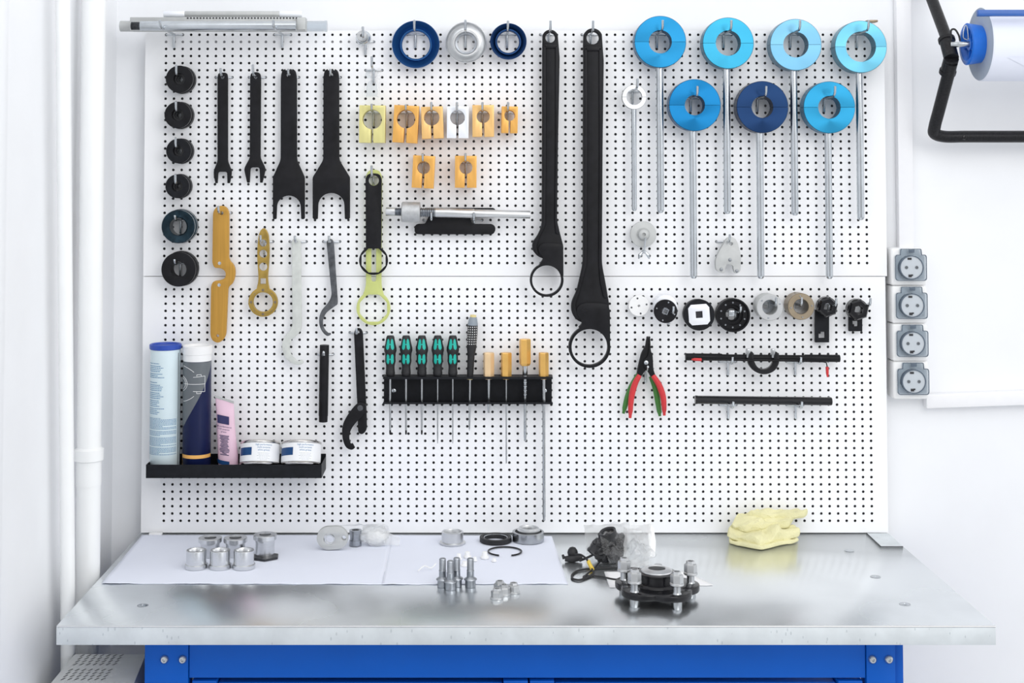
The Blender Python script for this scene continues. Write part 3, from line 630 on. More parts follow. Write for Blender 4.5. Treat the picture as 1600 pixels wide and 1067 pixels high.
# small things at the top
kn = thing('threaded_puller', 'small grey flanged nut with a stem, above the clear plastic loop', 'nut', base_of(568, 60, -.03))
c = P(565, 55.5, -.065); bm = NB(); lathe(bm, [(.0045, 0), (.0135, 0), (.014, .002), (.014, .012), (.003, .012)], c, Vector((.006, .065, -.008)), n=32, closed=True); bobj('knob', bm, M['castnut'], kn)
bm = NB(); lathe(bm, [(.003, .014), (.0165, .014), (.0165, .018), (.0185, .020), (.0205, .032), (.0195, .036), (.003, .036)], c, Vector((.006, .065, -.008)), n=32, closed=True); bobj('flange', bm, M['zinc'], kn)
hook(572, 65, .10, .03, 'through the small grey flanged nut')
lp = fillet([(569.5,128,10),(571,111,10),(583,106,10),(593,114,10),(592.5,152,2),(589,151,2),(589,133,6),(584,126,6),(576.5,127,6),(573,136,6),(573,152,2),(570,150,2)])
flatw('acrylic_loop', 'clear plastic loop hanging above the greenish yellow clamp block', 'plastic loop', [lp, circ(583.5, 115, 6.2, 20)], -.03, .005, M['acryl'], None, .0012)
hook(585, 109, .08, .03, 'carrying the clear plastic loop')

# funnel rings
def funnel(label, cx, cy, r, rh, m, inner=None, extra=False):
    Y1 = -.05; s = S(cx, cy, Y1); c = P(cx, cy, -.012); R_ = r*s; H = rh*s
    root = thing('funnel_ring', label, 'ring', (c.x, -.012, c.z), 'anodised funnel rings')
    bm = NB(); lathe(bm, [(H, 0), (H, .022), (H+.002, .024), (H+.005, .024), (H+.007, .015), (R_-.010, .020), (R_-.003, .036), (R_-.001, .038), (R_, .036), (R_-.001, .018), (R_-.008, .004), (H+.006, 0)], (c.x, -.012, c.z), (0, -1, 0), n=80, closed=True)
    o = bobj('rim', bm, m, root); 
    if extra:
        bm = NB(); lathe(bm, [(H-.006, .002), (H-.006, .012), (H-.001, .014), (H-.001, .002)], (c.x, -.012, c.z), (0, -1, 0), n=64, closed=True); bobj('inner_sleeve', bm, M['dsteel'], root)
    return root
funnel('largest blue anodised funnel ring at the top of the panel', 650.4, 71.2, 37.3, 22.0, M['ringb']); hook(650, 55, .085, .03, 'in the largest blue funnel ring')
funnel('silver funnel ring between the two blue rings', 728.3, 68.3, 32.5, 17.3, M['silverf'], extra=True); hook(729, 55, .085, .03, 'in the silver funnel ring')
funnel('smaller navy blue funnel ring, nearest the long black levers', 793.7, 66.6, 28.6, 17.2, M['ringn']); hook(793, 55, .085, .028, 'in the smaller navy funnel ring')

# split clamp blocks
def clamp(label, cx, y0, y1, w, hx, hy_, r, m, tilt, th, hk, hl, sw=3.6):
    Yf = -.02-th; yc = (y0+y1)/2; a = radians(tilt)
    def tr(q): x, y = q[0]-hx, q[1]-hy_; return (hx+x*cos(a)-y*sin(a), hy_+x*sin(a)+y*cos(a))
    L_ = cx-w/2; R_ = cx+w/2; g = math.asin(sw/2/r)
    hole = [(hx+r*cos(t), hy_+r*sin(t)) for t in [pi/2+g+(2*pi-2*g)*i/44 for i in range(45)]]
    lp = [(L_, y0), (R_, y0), (R_, y1), (hx+sw/2, y1)]+list(reversed(hole))+[(hx-sw/2, y1), (L_, y1)]
    o = plate('clamp_block', [[tr(q) for q in lp]], Yf, th, m, None, .0009, 30)
    tag(o, label, 'clamp', 'slotted fork clamp blocks'); hook(hk[0], hk[1], th+.035, hk[2], hl)
clamp('greenish yellow clamp block with a very large bore', 581.5, 164.5, 223.0, 40.5, 581.5, 186.6, 15.2, M['khaki'], .6, .045, (584, 176, .02), 'in the greenish yellow clamp block')
clamp('deep orange clamp block tilted slightly, largest of the orange ones', 634.3, 164.7, 223, 38.8, 634.4, 186, 14.4, M['orange'], 3.0, .045, (636, 176, .018), 'in the largest orange clamp block', 4.2)
clamp('pale orange clamp block touching the largest orange one', 675.2, 166.5, 216.4, 34.0, 674.5, 183.8, 12.1, M['orangel'], -2.0, .045, (675, 176, .024), 'in the pale orange clamp block next to the largest')
clamp('white clear-anodised clamp block, the only white one', 715.3, 166, 216, 34.0, 714.8, 183.8, 11.6, M['white_an'], .4, .045, (715, 176, .024), 'in the white clamp block')
clamp('pale orange clamp block beside the white one, towards the levers', 755.0, 164.0, 213.6, 33.8, 755, 182, 10.1, M['orangel'], -.3, .045, (755, 176, .024), 'in the orange clamp block beside the white one')
clamp('smallest orange clamp block at the end of the upper row', 796.5, 166.2, 207.8, 25.2, 796.4, 180.6, 8.2, M['orange'], 1.0, .045, (797, 176, .024), 'in the smallest orange clamp block', 3)
clamp('orange clamp block tilted in the lower pair', 661.8, 243.2, 294, 34.3, 661.9, 262.0, 9.9, M['orange'], 3.0, .048, (662, 254, .024), 'in the tilted clamp block of the lower pair')
clamp('upright orange clamp block in the lower pair, nearer the levers', 727.8, 243.4, 293.4, 33.8, 728, 261.8, 10.1, M['orange'], .3, .048, (728, 254, .024), 'in the upright clamp block of the lower pair')

# spindle over the black H plate
hp = fillet([(648,353,3),(652,349.7,3),(664,349.5,2),(669,340,2),(669,333,2),(664,324.6,2),(771,324.8,2),(774,327,2),(774,333,3),(770,340,1),(735,341,2),(738,349.8,3),(769,350,3),(774,354,3),(774,361,3),(770,366.2,3),(651,366,3),(647.5,362,3)])
flatw('slotted_plate', 'black H-shaped steel plate hanging behind the spindle', 'plate', [hp], -.022, .007, M['black'])
sp = thing('threaded_spindle', 'silver threaded spindle with a thick nut, lying across two hooks', 'spindle', base_of(715, 345, -.045))
A = P(603, 330.5, -.047); B = P(828.3, 335.4, -.047); D = B-A; Lr = D.length; f = lambda px: (px-603)/(828.3-603)*Lr
bm = NB(); lathe(bm, [(0, 0), (.0108, 0), (.0115, .001), (.0115, f(617)), (.0098, f(618))], A, D, n=28, cap=False)
lathe(bm, [(.0118, f(680)), (.0122, f(681)), (.0122, f(740)), (.0118, f(741)), (.0108, f(741)), (.0108, f(828)-.001), (.0098, f(828.3)), (0, f(828.3))], A, D, n=28, cap=False); bobj('rod', bm, M['alu'], sp)
pr = []
for i in range(9): h0 = f(617.5)+i*.0021; pr += [(.0098, h0), (.0112, h0+.00105)]
pr += [(.0098, f(630)), (.0098, f(656))]
for i in range(8): h0 = f(657)+i*.0049; pr += [(.0098, h0), (.0124, h0+.0016), (.0124, h0+.0033)]
pr += [(.0098, f(680.5))]
bm = NB(); lathe(bm, pr, A, D, n=28); bobj('thread', bm, M['dsteel'], sp)
bm = NB(); lathe(bm, [(.0128, f(627.5)), (.0250, f(627.5)), (.0272, f(627.5)+.002), (.0272, f(656.5)-.002), (.0255, f(656.5)), (.0128, f(656.5))], A, D, n=40, closed=True); bobj('nut', bm, M['castnut'], sp)
hook(673, 345, .066, .022, 'under the spindle, nearer its thick nut'); hook(742, 345, .066, .022, 'under the spindle, nearer its plain end')

# long black levers with ring jaws
def lever(label, tc, tr_, th_, body, rim, head, pivot, ringc, ro, ri, hk, hl, link_pts):
    Yf = -.045; root = thing('lever_wrench', label, 'wrench', base_of(ringc[0], ringc[1]+ro, Yf), 'long black lever wrenches')
    top = [(tc[0]+tr_*cos(a), tc[1]+tr_*sin(a)) for a in [radians(180+20+i*(140/16)) for i in range(17)]]
    plate('handle', [fillet(top+body), circ(tc[0], tc[1], th_, 28)], Yf, .018, M['black'], root, .0022, 50)
    for lp in rim:
        plate('raised_rib', [fillet(lp)], Yf-.0045, .0055, M['black'], root, .0016, 50)
    rr = [(ringc[0]+ro*cos(a), ringc[1]+ro*sin(a)) for a in [radians(link_pts[0]+i*(link_pts[1]/50)) for i in range(51)]]
    ri_ = [(ringc[0]+ri*cos(a), ringc[1]+ri*sin(a)) for a in [radians(-92-(i*(356/50))) for i in range(51)]]
    plate('jaw', [fillet(head+rr), circ(ringc[0], ringc[1], ri, 56)], Yf-.006, .022, M['black'], root, .0012, 40)
    p = P(pivot[0], pivot[1], Yf-.006); bm = NB(); lathe(bm, [(0, .0022), (.0035, .0022), (.004, .0010), (.0078, .0008), (.0078, 0)], p, (0, -1, 0), n=24, cap=False); bobj('pivot_pin', bm, M['blackg'], root)
    hook(hk[0], hk[1], .085, .028, hl)
lever('shorter long black lever wrench with a narrow ring jaw', (859.8, 58.8), 12.6, 7.6,
      [(872.6,66,5),(874.6,90,0),(872,230,0),(870.4,345,8),(876,368,8),(880.5,385,4),(879,410,0),(852,405,8),(840,401,8),(832,391,6),(831.3,379,6),(840,368,10),(846.5,353,8),(847,230,0),(847.4,90,0),(847.6,66,5)],
      [[(848.6,72,3),(853,70.5,0),(853.2,230,0),(852.4,352,6),(842,372,8),(838,386,5),(842,398,4),(837,397,4),(832,388,6),(832.5,378,6),(841,367,8),(847.2,352,8),(847.8,230,0)],
       [(867.8,71,0),(872.6,72,3),(874,90,0),(872,230,0),(870.4,345,8),(875,366,6),(868.5,366,4),(866.5,345,6),(868,230,0)],
       [(851.5,68.5,2),(868.5,68.5,2),(871.5,73,1),(867,75.5,2),(853.5,75.5,2),(849.5,73,1)]],
      [(880.6,430,6),(880.2,392,4),(879.5,383,6),(872,380,8),(848,379.5,8),(840.5,387,8),(843,397,5),(850,402,4),(846,409,3),(842,415,3)], (848.3, 387.8), (854.4, 437.6), 26.3, 22.8, (859, 55), 'through the top eye of the shorter black lever wrench', (234, -(360-114+0)))
lever('longer and wider black lever wrench with the larger ring jaw', (926.4, 59.2), 15.2, 9.8,
      [(941.5,68,6),(943.5,95,0),(941.8,230,0),(940.6,412,10),(946,440,12),(951.8,474,4),(951,500,0),(912,505,6),(900,500,8),(892.5,487,8),(892.6,472,8),(901,455,10),(911,412,12),(911,230,0),(911.6,95,0),(911.3,68,6)],
      [[(913,76,3),(917.5,74,0),(918,230,0),(917,413,8),(905,458,10),(899,474,6),(901,488,6),(910,500,4),(902,499,4),(893.5,487,8),(893.5,473,6),(902,456,8),(911.6,412,8),(911.6,230,0)],
       [(936,74,0),(941.5,76,3),(943,95,0),(941.6,230,0),(940.4,412,10),(945,440,8),(950,466,3),(943.5,466,4),(937.5,440,6),(935.5,412,8),(936.5,230,0)],
       [(915.5,71.5,2),(937.5,71.5,2),(941,77,1),(935.5,79.5,2),(917.5,79.5,2),(912.5,77,1)]],
      [(953.6,540,8),(953,486,4),(951,477,6),(942,473.5,8),(912,473,8),(901.5,479,8),(900.5,491,8),(908,500,6),(910,506,3),(904,512,3)], (912, 485.5), (921.4, 542.4), 32.6, 28.2, (925, 55), 'through the top eye of the longer black lever wrench', (242, -(360-116)))

# blue disc tools with long rods
def disc(label, cx, cy, r, hx, hy_, rh, k, rodx, yb, hk, hl, th=.044, name='disc_driver', rodw=11.2, Y1=-.068, group='blue disc tools with steel rods', m=None, ms=None):
    s = S(cx, cy, Y1); c = P(cx, cy, Y1); R_ = r*s; H = rh*s
    root = thing(name, label, 'driver', (c.x, Y1+th/2, c.z), group)
    for up in (1, -1):
        n = 36; bm = NB(); g = .0004; rings = []
        prof = [(H, th), (H, 0), (R_-.0012, 0), (R_, .0012), (R_, th-.0012), (R_-.0012, th)]
        for i in range(n+1):
            a = pi*i/n; ca, sa = cos(a), sin(a)*up
            rings.append([bm.verts.new((c.x+q*ca, Y1+h, c.z+q*sa+up*g)) for q, h in prof])
        for A_, B_ in zip(rings, rings[1:]):
            for j in range(6): f_ = bm.faces.new((A_[j], A_[(j+1) % 6], B_[(j+1) % 6], B_[j]))
        bm.faces.new(rings[0]); bm.faces.new(rings[-1])
        bmesh.ops.recalc_face_normals(bm, faces=bm.faces)
        me = bpy.data.meshes.new('half_disc'); bm.to_mesh(me); bm.free()
        # the half disc keeps its centre as origin so the turned finish runs round it
        me.transform(Matrix.Translation(-Vector((c.x, Y1+th/2, c.z)))); me.materials.append(m or M[k]); me.materials.append(ms or M[k+'s'])
        for p in me.polygons: p.material_index = 0 if p.normal.y < -.9 else 1; p.use_smooth = True
        me.set_sharp_from_angle(angle=radians(30))
        o = bpy.data.objects.new('half_disc', me); COL.objects.link(o); o.parent = root
    b = P(rodx, yb, Y1+th/2); rr = rodw/2*S(rodx, yb, Y1+th/2); zt = c.z-sqrt(max(0, R_**2-(b.x-c.x)**2))+.002; Lr = zt-b.z
    bm = NB(); lathe(bm, [(rr, 0), (rr, Lr-rr), (rr*.93, Lr-rr*.55), (rr*.6, Lr-rr*.12), (0, Lr)], (b.x, Y1+th/2, zt), (0, 0, -1), n=28); bobj('rod', bm, M['zinc'], root)
    hook(hk[0], hk[1], .115, .026, hl)
    return root
disc('blue disc tool nearest the black levers in the upper row', 1031.8, 65.2, 40.4, 1032.5, 65.5, 18, 'blue1', 1032, 333, (1025, 54), 'in the blue disc nearest the black levers')
disc('cyan disc tool, second in the upper row', 1138, 67.3, 40.0, 1138.5, 66.8, 19.6, 'blue2', 1136.5, 334.5, (1131.6, 54), 'in the cyan disc second in the upper row')
disc('pale blue disc tool, third in the upper row', 1243.6, 69.8, 40.2, 1244, 69, 19.8, 'blue3', 1242, 337, (1237.4, 54), 'in the pale blue disc third in the upper row')
disc('pale cyan disc tool with the widest bore, end of the upper row', 1345.2, 73, 40.6, 1345.7, 72.6, 23.5, 'blue4', 1345, 344, (1340, 54), 'in the widest-bored disc at the end of the upper row')
disc('deep blue disc tool, first of the three in the lower row', 1085.8, 164.2, 40.4, 1086, 164, 15.7, 'blue5', 1083.8, 435.5, (1081, 154), 'in the deep blue disc, first of the lower row')
disc('navy disc tool, the darkest one, middle of the lower row', 1191.4, 167.2, 40.4, 1191.5, 167, 16.8, 'blue6', 1188.8, 435.8, (1186, 154), 'in the navy disc')
disc('bright cyan disc tool, last of the three in the lower row', 1296, 167.7, 40.4, 1296.5, 167.5, 17.5, 'blue7', 1296, 436, (1290.4, 154), 'in the bright cyan disc, last of the lower row')
disc('small white disc tool with a thin rod, beside the blue ones', 991.2, 151.5, 19.2, 993, 151.5, 12.3, 'blue1', 991, 330, (990, 143), 'in the small white disc tool', th=.018, rodw=8.2, Y1=-.045, m=M['white_an'], ms=M['alum'])
bm = NB(); p = P(1363, 33, -.03); box(bm, p.x-.014, p.x+.014, -.034, -.002, p.z-.003, p.z+.003, .001); tag(bobj('panel_clip', bm, M['bronze']), 'tiny brown clip at the top corner of the panel above the discs', 'clip')

# flanged washer with wing screw, small forked plate
wsr = thing('wing_screw_flange', 'pale round flange with a wing screw hanging from it', 'flange', base_of(1005, 404, -.03))
c = P(1005, 366, -.03); bm = NB(); lathe(bm, [(0, -.012), (.030, -.012), (.0345, -.008), (.035, .0), (.034, .002), (.018, .0035), (.014, .008), (.0135, .014), (.009, .018), (.005, .0185), (.0045, .012), (0, .012)], c, (0, -1, 0), n=56, cap=False); bobj('flange', bm, M['alum'], wsr)
q = P(1008.6, 372, -.05); q2 = P(1006, 396, -.05); bm = NB(); tube(bm, [q, q2], .0026, 10); bobj('screw', bm, M['zinc'], wsr)
wg = NB(); q3 = P(1006, 395, -.05)
lathe(wg, [(0, 0), (.006, 0), (.006, .006), (.003, .008), (0, .008)], q3, (0, 0, 1), n=16, cap=False)
for sgn in (1, -1):
    tube(wg, [q3+Vector((sgn*.004, 0, .002)), q3+Vector((sgn*.011, -.002, -.006)), q3+Vector((sgn*.014, -.002, -.016))], [.003, .0052, .0015], 8)
bobj('wing_nut', wg, M['zinc'], wsr)
fp = fillet([(1133,377,5),(1137,371,5),(1147,370.5,5),(1152.5,378,5),(1157.8,400,5),(1157.5,424,5),(1149,428.3,3),(1146,420,0),(1146,415,6),(1136,411.5,8),(1133.5,418,3),(1131.5,427.5,3),(1119,423,5),(1118,408,5),(1122,396,5)])
fk = thing('forked_plate', 'small pale grey forked plate below the cyan disc rod', 'plate', base_of(1138, 428, -.03))
plate('front_plate', [fp, circ(1142.5, 381, 2.6, 14)], -.045, .004, M['alum'], fk); plate('rear_plate', [[(x-1.5, y-.6) for x, y in fp], circ(1141, 380.4, 2.6, 14)], -.028, .004, M['alum'], fk)
for q in ((1140.6, 406), (1127, 421), (1151.3, 423.4)):
    p = P(q[0], q[1], -.045); bm = NB(); lathe(bm, [(0, .003), (.0035, .0025), (.0048, 0), (.0048, -.02)], p, (0, -1, 0), n=14, cap=False); bobj('spacer_pin', bm, M['dsteel'], fk)
hook(1138, 378, .07, .022, 'through the small forked plate')

# sockets in a row
def sock(name, label, cx, cy, r, th, m, Yb=-.012, rh=None, mf=None, cat='socket', depth=.7, prof=None):
    Y1 = Yb-th; s = S(cx, cy, Y1); c = P(cx, cy, Y1); R_ = r*s; H = (rh or r*.5)*s
    root = thing(name, label, cat, (c.x, Yb, c.z), 'pin sockets in a row')
    bm = NB(); lathe(bm, prof(R_, H, th) if prof else [(H, 0), (H, th-.0008), (H+.0008, th), (R_-.0012, th), (R_, th-.0012), (R_*.97, 0)], (c.x, Yb, c.z), (0, -1, 0), n=56, closed=True)
    bobj('body', bm, m, root)
    if mf:
        bm = NB(); lathe(bm, [(H+.0009, th), (H+.0009, th+.0008), (R_-.0013, th+.0008), (R_-.0013, th)], (c.x, Yb, c.z), (0, -1, 0), n=56, closed=True); bobj('face', bm, mf, root)
    return root, c, s
def pins(root, c, s, r, k, a0, rad, h, m, name='pin'):
    for i in range(k):
        a = a0+2*pi*i/k; bm = NB(); lathe(bm, [(0, h), (rad*.7, h), (rad, h*.7), (rad, -.001)], (c.x+r*s*cos(a), c.y, c.z+r*s*sin(a)), (0, -1, 0), n=14, cap=False); bobj(name, bm, m, root)
r_, c, s = sock('pin_socket', 'white disc with small dark pin holes, nearly lost against the panel', 998.5, 478, 16.2, .012, M['white'], rh=2)
pins(r_, c, s, 12.0, 4, .2, .0026, .0006, M['iron'], 'pin_hole')
r_, c, s = sock('pin_socket', 'flat black disc socket with a white flange behind, square centre', 1040, 486.4, 18.4, .012, M['black'], -.052, rh=6)
bm = NB(); lathe(bm, [(.008, 0), (.008, .03), (.022, .03), (.0305, .028), (.031, .022), (.031, 0)], (c.x+.004, -.012, c.z+.010), (0, -1, 0), n=48, closed=True); bobj('rear_flange', bm, M['white_an'], r_)
bm = NB(); lathe(bm, [(.0072, -.01), (.0072, .0003), (.0108, .0003), (.0108, -.01)], c, (0, -1, 0), n=4, closed=True, a0=.4); bobj('drive_square', bm, M['dsteel'], r_)
pins(r_, c, s, 14.5, 4, 1.25, .0022, .0025, M['zinc']); hook(1040, 482, .09, .02, 'in the flat black disc socket')
r_, c, s = sock('square_drive_adapter', 'black ring with a white rounded square plate and square hole', 1092.5, 492, 24.4, .03, M['blackp'], rh=10, cat='adapter')
a = radians(-4)
def rot(l, cx, cy): return [(cx+(x-cx)*cos(a)-(y-cy)*sin(a), cy+(x-cx)*sin(a)+(y-cy)*cos(a)) for x, y in l]
sqp = rot(fillet([(1076,481,0),(1080.5,475.6,0),(1104.5,475.6,0),(1109,481,0),(1109,502.5,0),(1104.5,507.6,0),(1080.5,507.6,0),(1076,502.5,0)]), 1092.5, 491.5)
plate('square_plate', [sqp, rot([(1087.2,486.3),(1097.8,486.3),(1097.8,496.8),(1087.2,496.8)], 1092.5, 491.5)], -.046, .004, M['white_an'], r_)
bm = NB(); lathe(bm, [(0, 0), (.018, 0), (.018, .001)], (c.x, -.041, c.z), (0, 1, 0), n=24, cap=False); bobj('bore', bm, M['dark'], r_)
r_, c, s = sock('pin_socket', 'large black stepped socket with a ring of small holes', 1146, 492.6, 26.4, .034, M['black'], rh=9,
    prof=lambda R_, H, th: [(H, 0), (H, .006), (H+.004, .006), (H+.004, .016), (H+.012, .016), (H+.012, .025), (R_-.006, .025), (R_-.004, th), (R_-.001, th), (R_, th-.001), (R_*.97, 0)])
for i in range(10):
    aa = .3+2*pi*i/10; bm = NB(); lathe(bm, [(0, .0012), (.0022, .0012), (.0026, 0)], (c.x+19.3*s*cos(aa), -.012-.025, c.z+19.3*s*sin(aa)), (0, -1, 0), n=10, cap=False); bobj('pin_hole', bm, M['dsteel'], r_)
bm = NB(); box(bm, c.x-.009, c.x+.006, -.03, -.022, c.z-.004, c.z+.011, .001); bobj('drive_square', bm, M['zinc'], r_)
hook(1144, 486, .07, .018, 'in the large black stepped socket')
for lab, cx, cy, m, mf, hx, tag_ in (('satin silver pin socket with three pins, beside the bronze one', 1203, 480.2, 'alum', 'alu', 1199, 'in the silver pin socket'), ('bronze anodised pin socket with four pins', 1251.8, 479.0, 'bronze', 'bronzef', 1247, 'in the bronze pin socket')):
    r_, c, s = sock('pin_socket', lab, cx, cy, 20.8, .052, M[m], rh=11.6, mf=M[mf])
    pins(r_, c, s, 16.4, 3 if m == 'alum' else 4, .1 if m == 'bronze' else .35, .0024, .004, M['zinc'])
    bm = NB(); lathe(bm, [(.010, 0), (.010, .004), (.0198, .004), (.0198, 0)], (c.x, -.014, c.z), (0, -1, 0), n=32, closed=True); bobj('bore_floor', bm, M['dsteel'], r_)
    hook(hx, 475, .085, .024, tag_)
for lab, cx, cy, r, x0, x1, y1, sy, hw, hx, tag_ in (('black hexagon socket with the longer square-holed lug', 1294.6, 480.2, 14.8, 1273.9, 1295.7, 535, 523.3, 5, 1292, 'in the hexagon socket with the longer lug'), ('black hexagon socket with the shorter lug, end of the row', 1342.5, 484.4, 15.6, 1326.6, 1347.5, 517.6, 505.8, 4.3, 1342, 'in the end hexagon socket of the row')):
    Y1 = -.06; c = P(cx, cy, Y1); s = S(cx, cy, Y1); R_ = r*s
    root = thing('hexagon_socket', lab, 'socket', (c.x, -.012, c.z), 'black hexagon sockets with lugs')
    bm = NB(); lathe(bm, [(7.4*s, -.03), (7.4*s, .0), (8.4*s, .001), (R_*.93, .001), (R_*1.1, -.006), (R_*1.1, -.03)], c, (0, -1, 0), n=6, closed=True, a0=.3); bobj('hexagon', bm, M['blackg'], root, 20)
    bm = NB(); lathe(bm, [(6*s, .008), (6*s, .018), (R_*1.04, .018), (R_*1.06, .0)], (c.x, -.02-.008, c.z), (0, -1, 0), n=40, closed=True); bobj('collar', bm, M['blackg'], root)
    lug = fillet([(x0, cy+4, 0), (x1, cy+4, 0), (x1, y1, 1), (x0, y1, 1)]); mx = (x0+x1)/2-.5
    plate('lug', [lug, [(mx-hw, sy-hw), (mx+hw, sy-hw), (mx+hw, sy+hw), (mx-hw, sy+hw)]], -.022, .010, M['blackp'], root)
    hook(hx, 475, .085, .022, tag_)

# circlip pliers
def pliers(label, dx, Yf, grip, pts, l_end, r_end):
    root = thing('circlip_pliers', label, 'pliers', base_of(1010+dx, 655, Yf), 'circlip pliers hanging together')
    lj = fillet([(1013,525.5,0),(1013.2,546,1),(1012,560,4),(1014.5,572,3),(1006,582,3),(1001.5,589,2),(995,587,2),(998,571,3),(1003,551,3),(1009,541,2),(1011.3,526,0)])
    rj = fillet([(1014.4,525.5,0),(1016,526,0),(1017,548,2),(1020,556,3),(1021,577,3),(1024,586,2),(1017.5,589,2),(1013.5,581,3),(1005,572,3),(1005.5,562,4),(1012,558,4),(1014,546,1)])
    plate('jaw', [[(x+dx, y) for x, y in lj]], Yf, .005, M['black'], root); plate('jaw', [[(x+dx, y) for x, y in rj]], Yf-.004, .005, M['black'], root)
    p = P(1009.7+dx, 566.5, Yf-.004); bm = NB(); lathe(bm, [(0, .0025), (.004, .0022), (.0056, .001), (.0056, 0)], p, (0, -1, 0), n=20, cap=False); bobj('pivot', bm, M['zinc'], root)
    for pth in pts:
        bm = NB(); w_ = smooth_path([P(x, y, Yf) for x, y in pth], 5); k = len(w_); tube(bm, w_, [(.0048+.0034*sin(pi*min(1, .12+.88*i/k)))*(1 if i < k-2 else .7) for i in range(k)], 12); bobj('handle', bm, M[grip], root, 60)
pliers('circlip pliers with green grips, mostly behind the red pair', -1, -.022, 'green_rub', [[(998,584),(988,602),(980,622),(974,646)], [(1017,588),(1024,606),(1028,628),(1031,650)]], 0, 0)
pliers('circlip pliers with red grips, hanging in front of the green pair', 0, -.040, 'red_rub', [[(999.5,586),(992,600),(986.5,622),(984.5,653)], [(1020,586),(1030,602),(1036.5,622),(1038,649)]], 0, 0)
hook(1008, 576, .055, .013, 'between the handles of the circlip pliers', False)

# bar puller with C-shaped clamp
pb = thing('clamp_puller', 'black bar with a C-shaped clamp and red-tipped wire, across two hooks', 'puller', base_of(1190, 585, -.04))
A = P(1071, 557.5, -.033); B = P(1312, 560, -.033); bm = NB(); D = B-A
lathe(bm, [(0, 0), (.0088, 0), (.0096, .001), (.0096, D.length*.235), (.0080, D.length*.24), (.0080, D.length*.77), (.0096, D.length*.775), (.0098, D.length-.001), (.009, D.length), (0, D.length)], A, D, n=24, cap=False); bobj('bar', bm, M['black'], pb)
cg = fillet([(1172,551,2),(1176,549,2),(1177.5,556,1),(1178,564,6),(1184,575,8),(1194,578,8),(1204,574,8),(1209,564,6),(1209.5,556,1),(1213,549,2),(1217,553,2),(1218.3,566,6),(1212,579,8),(1200,584.8,8),(1189,585,8),(1176,579,8),(1168,567,6),(1169.5,556,4)])
plate('clamp_ring', [cg], -.052, .016, M['blackg'], pb, .001)
for q in ((1169, 551), (1208, 551)):
    p = P(q[0], q[1], -.045); bm = NB(); box(bm, p.x-.005, p.x+.005, -.05, -.035, p.z-.014, p.z+.010, .0015); bobj('clamp_screw', bm, M['steel'], pb)
wp = [P(1096, 562, -.056), P(1160, 562.6, -.056), P(1230, 563.5, -.056), P(1286, 565.3, -.056), P(1291, 566.5, -.056), P(1292.5, 573, -.056)]
bm = NB(); tube(bm, wp, [.0018, .0026, .0024, .0016, .0016, .0016], 8); wr = bobj('wire', bm, M['black'], pb, 60)
bm = NB(); tube(bm, [P(1080.5, 561.5, -.056), P(1085, 561.5, -.056), P(1096, 562, -.056)], [.0015, .0040, .0042], 10); bobj('red_tip', bm, M['red_rub'], wr, 60)
bm = NB(); tube(bm, [P(1292.4, 573, -.056), P(1292.7, 583, -.056), P(1293.2, 589, -.056)], [.0042, .0038, .0022], 10); bobj('red_tip', bm, M['red_rub'], wr, 60)
hook(1138, 565, .07, .02, 'under the clamp bar, nearer the pliers'); hook(1242, 565, .07, .02, 'under the clamp bar, nearer the hooked red wire tip')
br = thing('black_rod', 'plain glossy black rod lying on two hooks below the clamp bar', 'rod', base_of(1190, 632, -.04))
A = P(1086, 624.5, -.04); B = P(1299.5, 627, -.04); D = B-A; bm = NB()
lathe(bm, [(0, 0), (.0105, 0), (.0115, .001), (.0115, .006), (.0108, .007), (.0108, D.length-.002), (.0095, D.length), (.006, D.length), (.006, D.length-.004), (0, D.length-.004)], A, D, n=32, cap=False); bobj('shaft', bm, M['blackg'], br)
hook(1138, 633, .075, .02, 'under the plain black rod, nearer the pliers'); hook(1242, 633, .075, .02, 'under the plain black rod, farther from the pliers')

# screwdriver rack
rk = thing('screwdriver_rack', 'black folded steel rack holding ten screwdrivers', 'rack', base_of(731, 631, -.02))
ya, yb = 590, 629.5; D0 = .045
A = P(599.5, ya, 0); B = P(861.5, yb, 0); x0, x1 = P(598.7, 600, -.04).x, P(863.3, 600, -.04).x; zt = P(731, 588, -.04).z; zb = P(731, 630.5, -.04).z; SY = -.032
DX = [609.9, 634.6, 659.2, 683.9, 707.5, 735.0, 763.7, 791, 820, 849.6]; DR = [3.0]*5+[3, 4, 3.4, 5.0, 4.5]
bm = NB(); box(bm, x0, x1, -.006, -.004, zb, zt); bobj('back', bm, M['blackp'], rk, 0)
import itertools
def shelf_me(z, zt_):
    """a strip with a round hole for each shaft"""
    cu = [(x0, -.048), (x1, -.048), (x1, -.006), (x0, -.006)]
    loops = [cu]+[circ(P(px, 609, SY).x, SY, r*S(px, 609, SY)*.5+.0022, 14) for px, r in zip(DX, DR)]
    me = plate_me(loops, 0, zt_-z, .0002)
    for v in me.vertices:
        xx, yy, zz = v.co; v.co = (xx, zz, z+yy)
    return me
for z in (zt-.0022, zb): 
    me = shelf_me(z, z+.002); link('shelf', me, M['blackp'], rk, 0)
bm = NB(); box(bm, x0, x1, -.050, -.048, zb, zb+.005); box(bm, x0, x1, -.050, -.048, zt-.006, zt); bobj('front_lip', bm, M['blackp'], rk, 0)
for px in (615.5, 851):
    q = P(px, 610.3, -.006); bm = NB(); lathe(bm, [(0, .002), (.0022, .002), (.003, .0035), (.0055, .0028), (.0066, 0)], q, (0, -1, 0), n=20, cap=False); bobj('screw', bm, M['zinc'], rk)

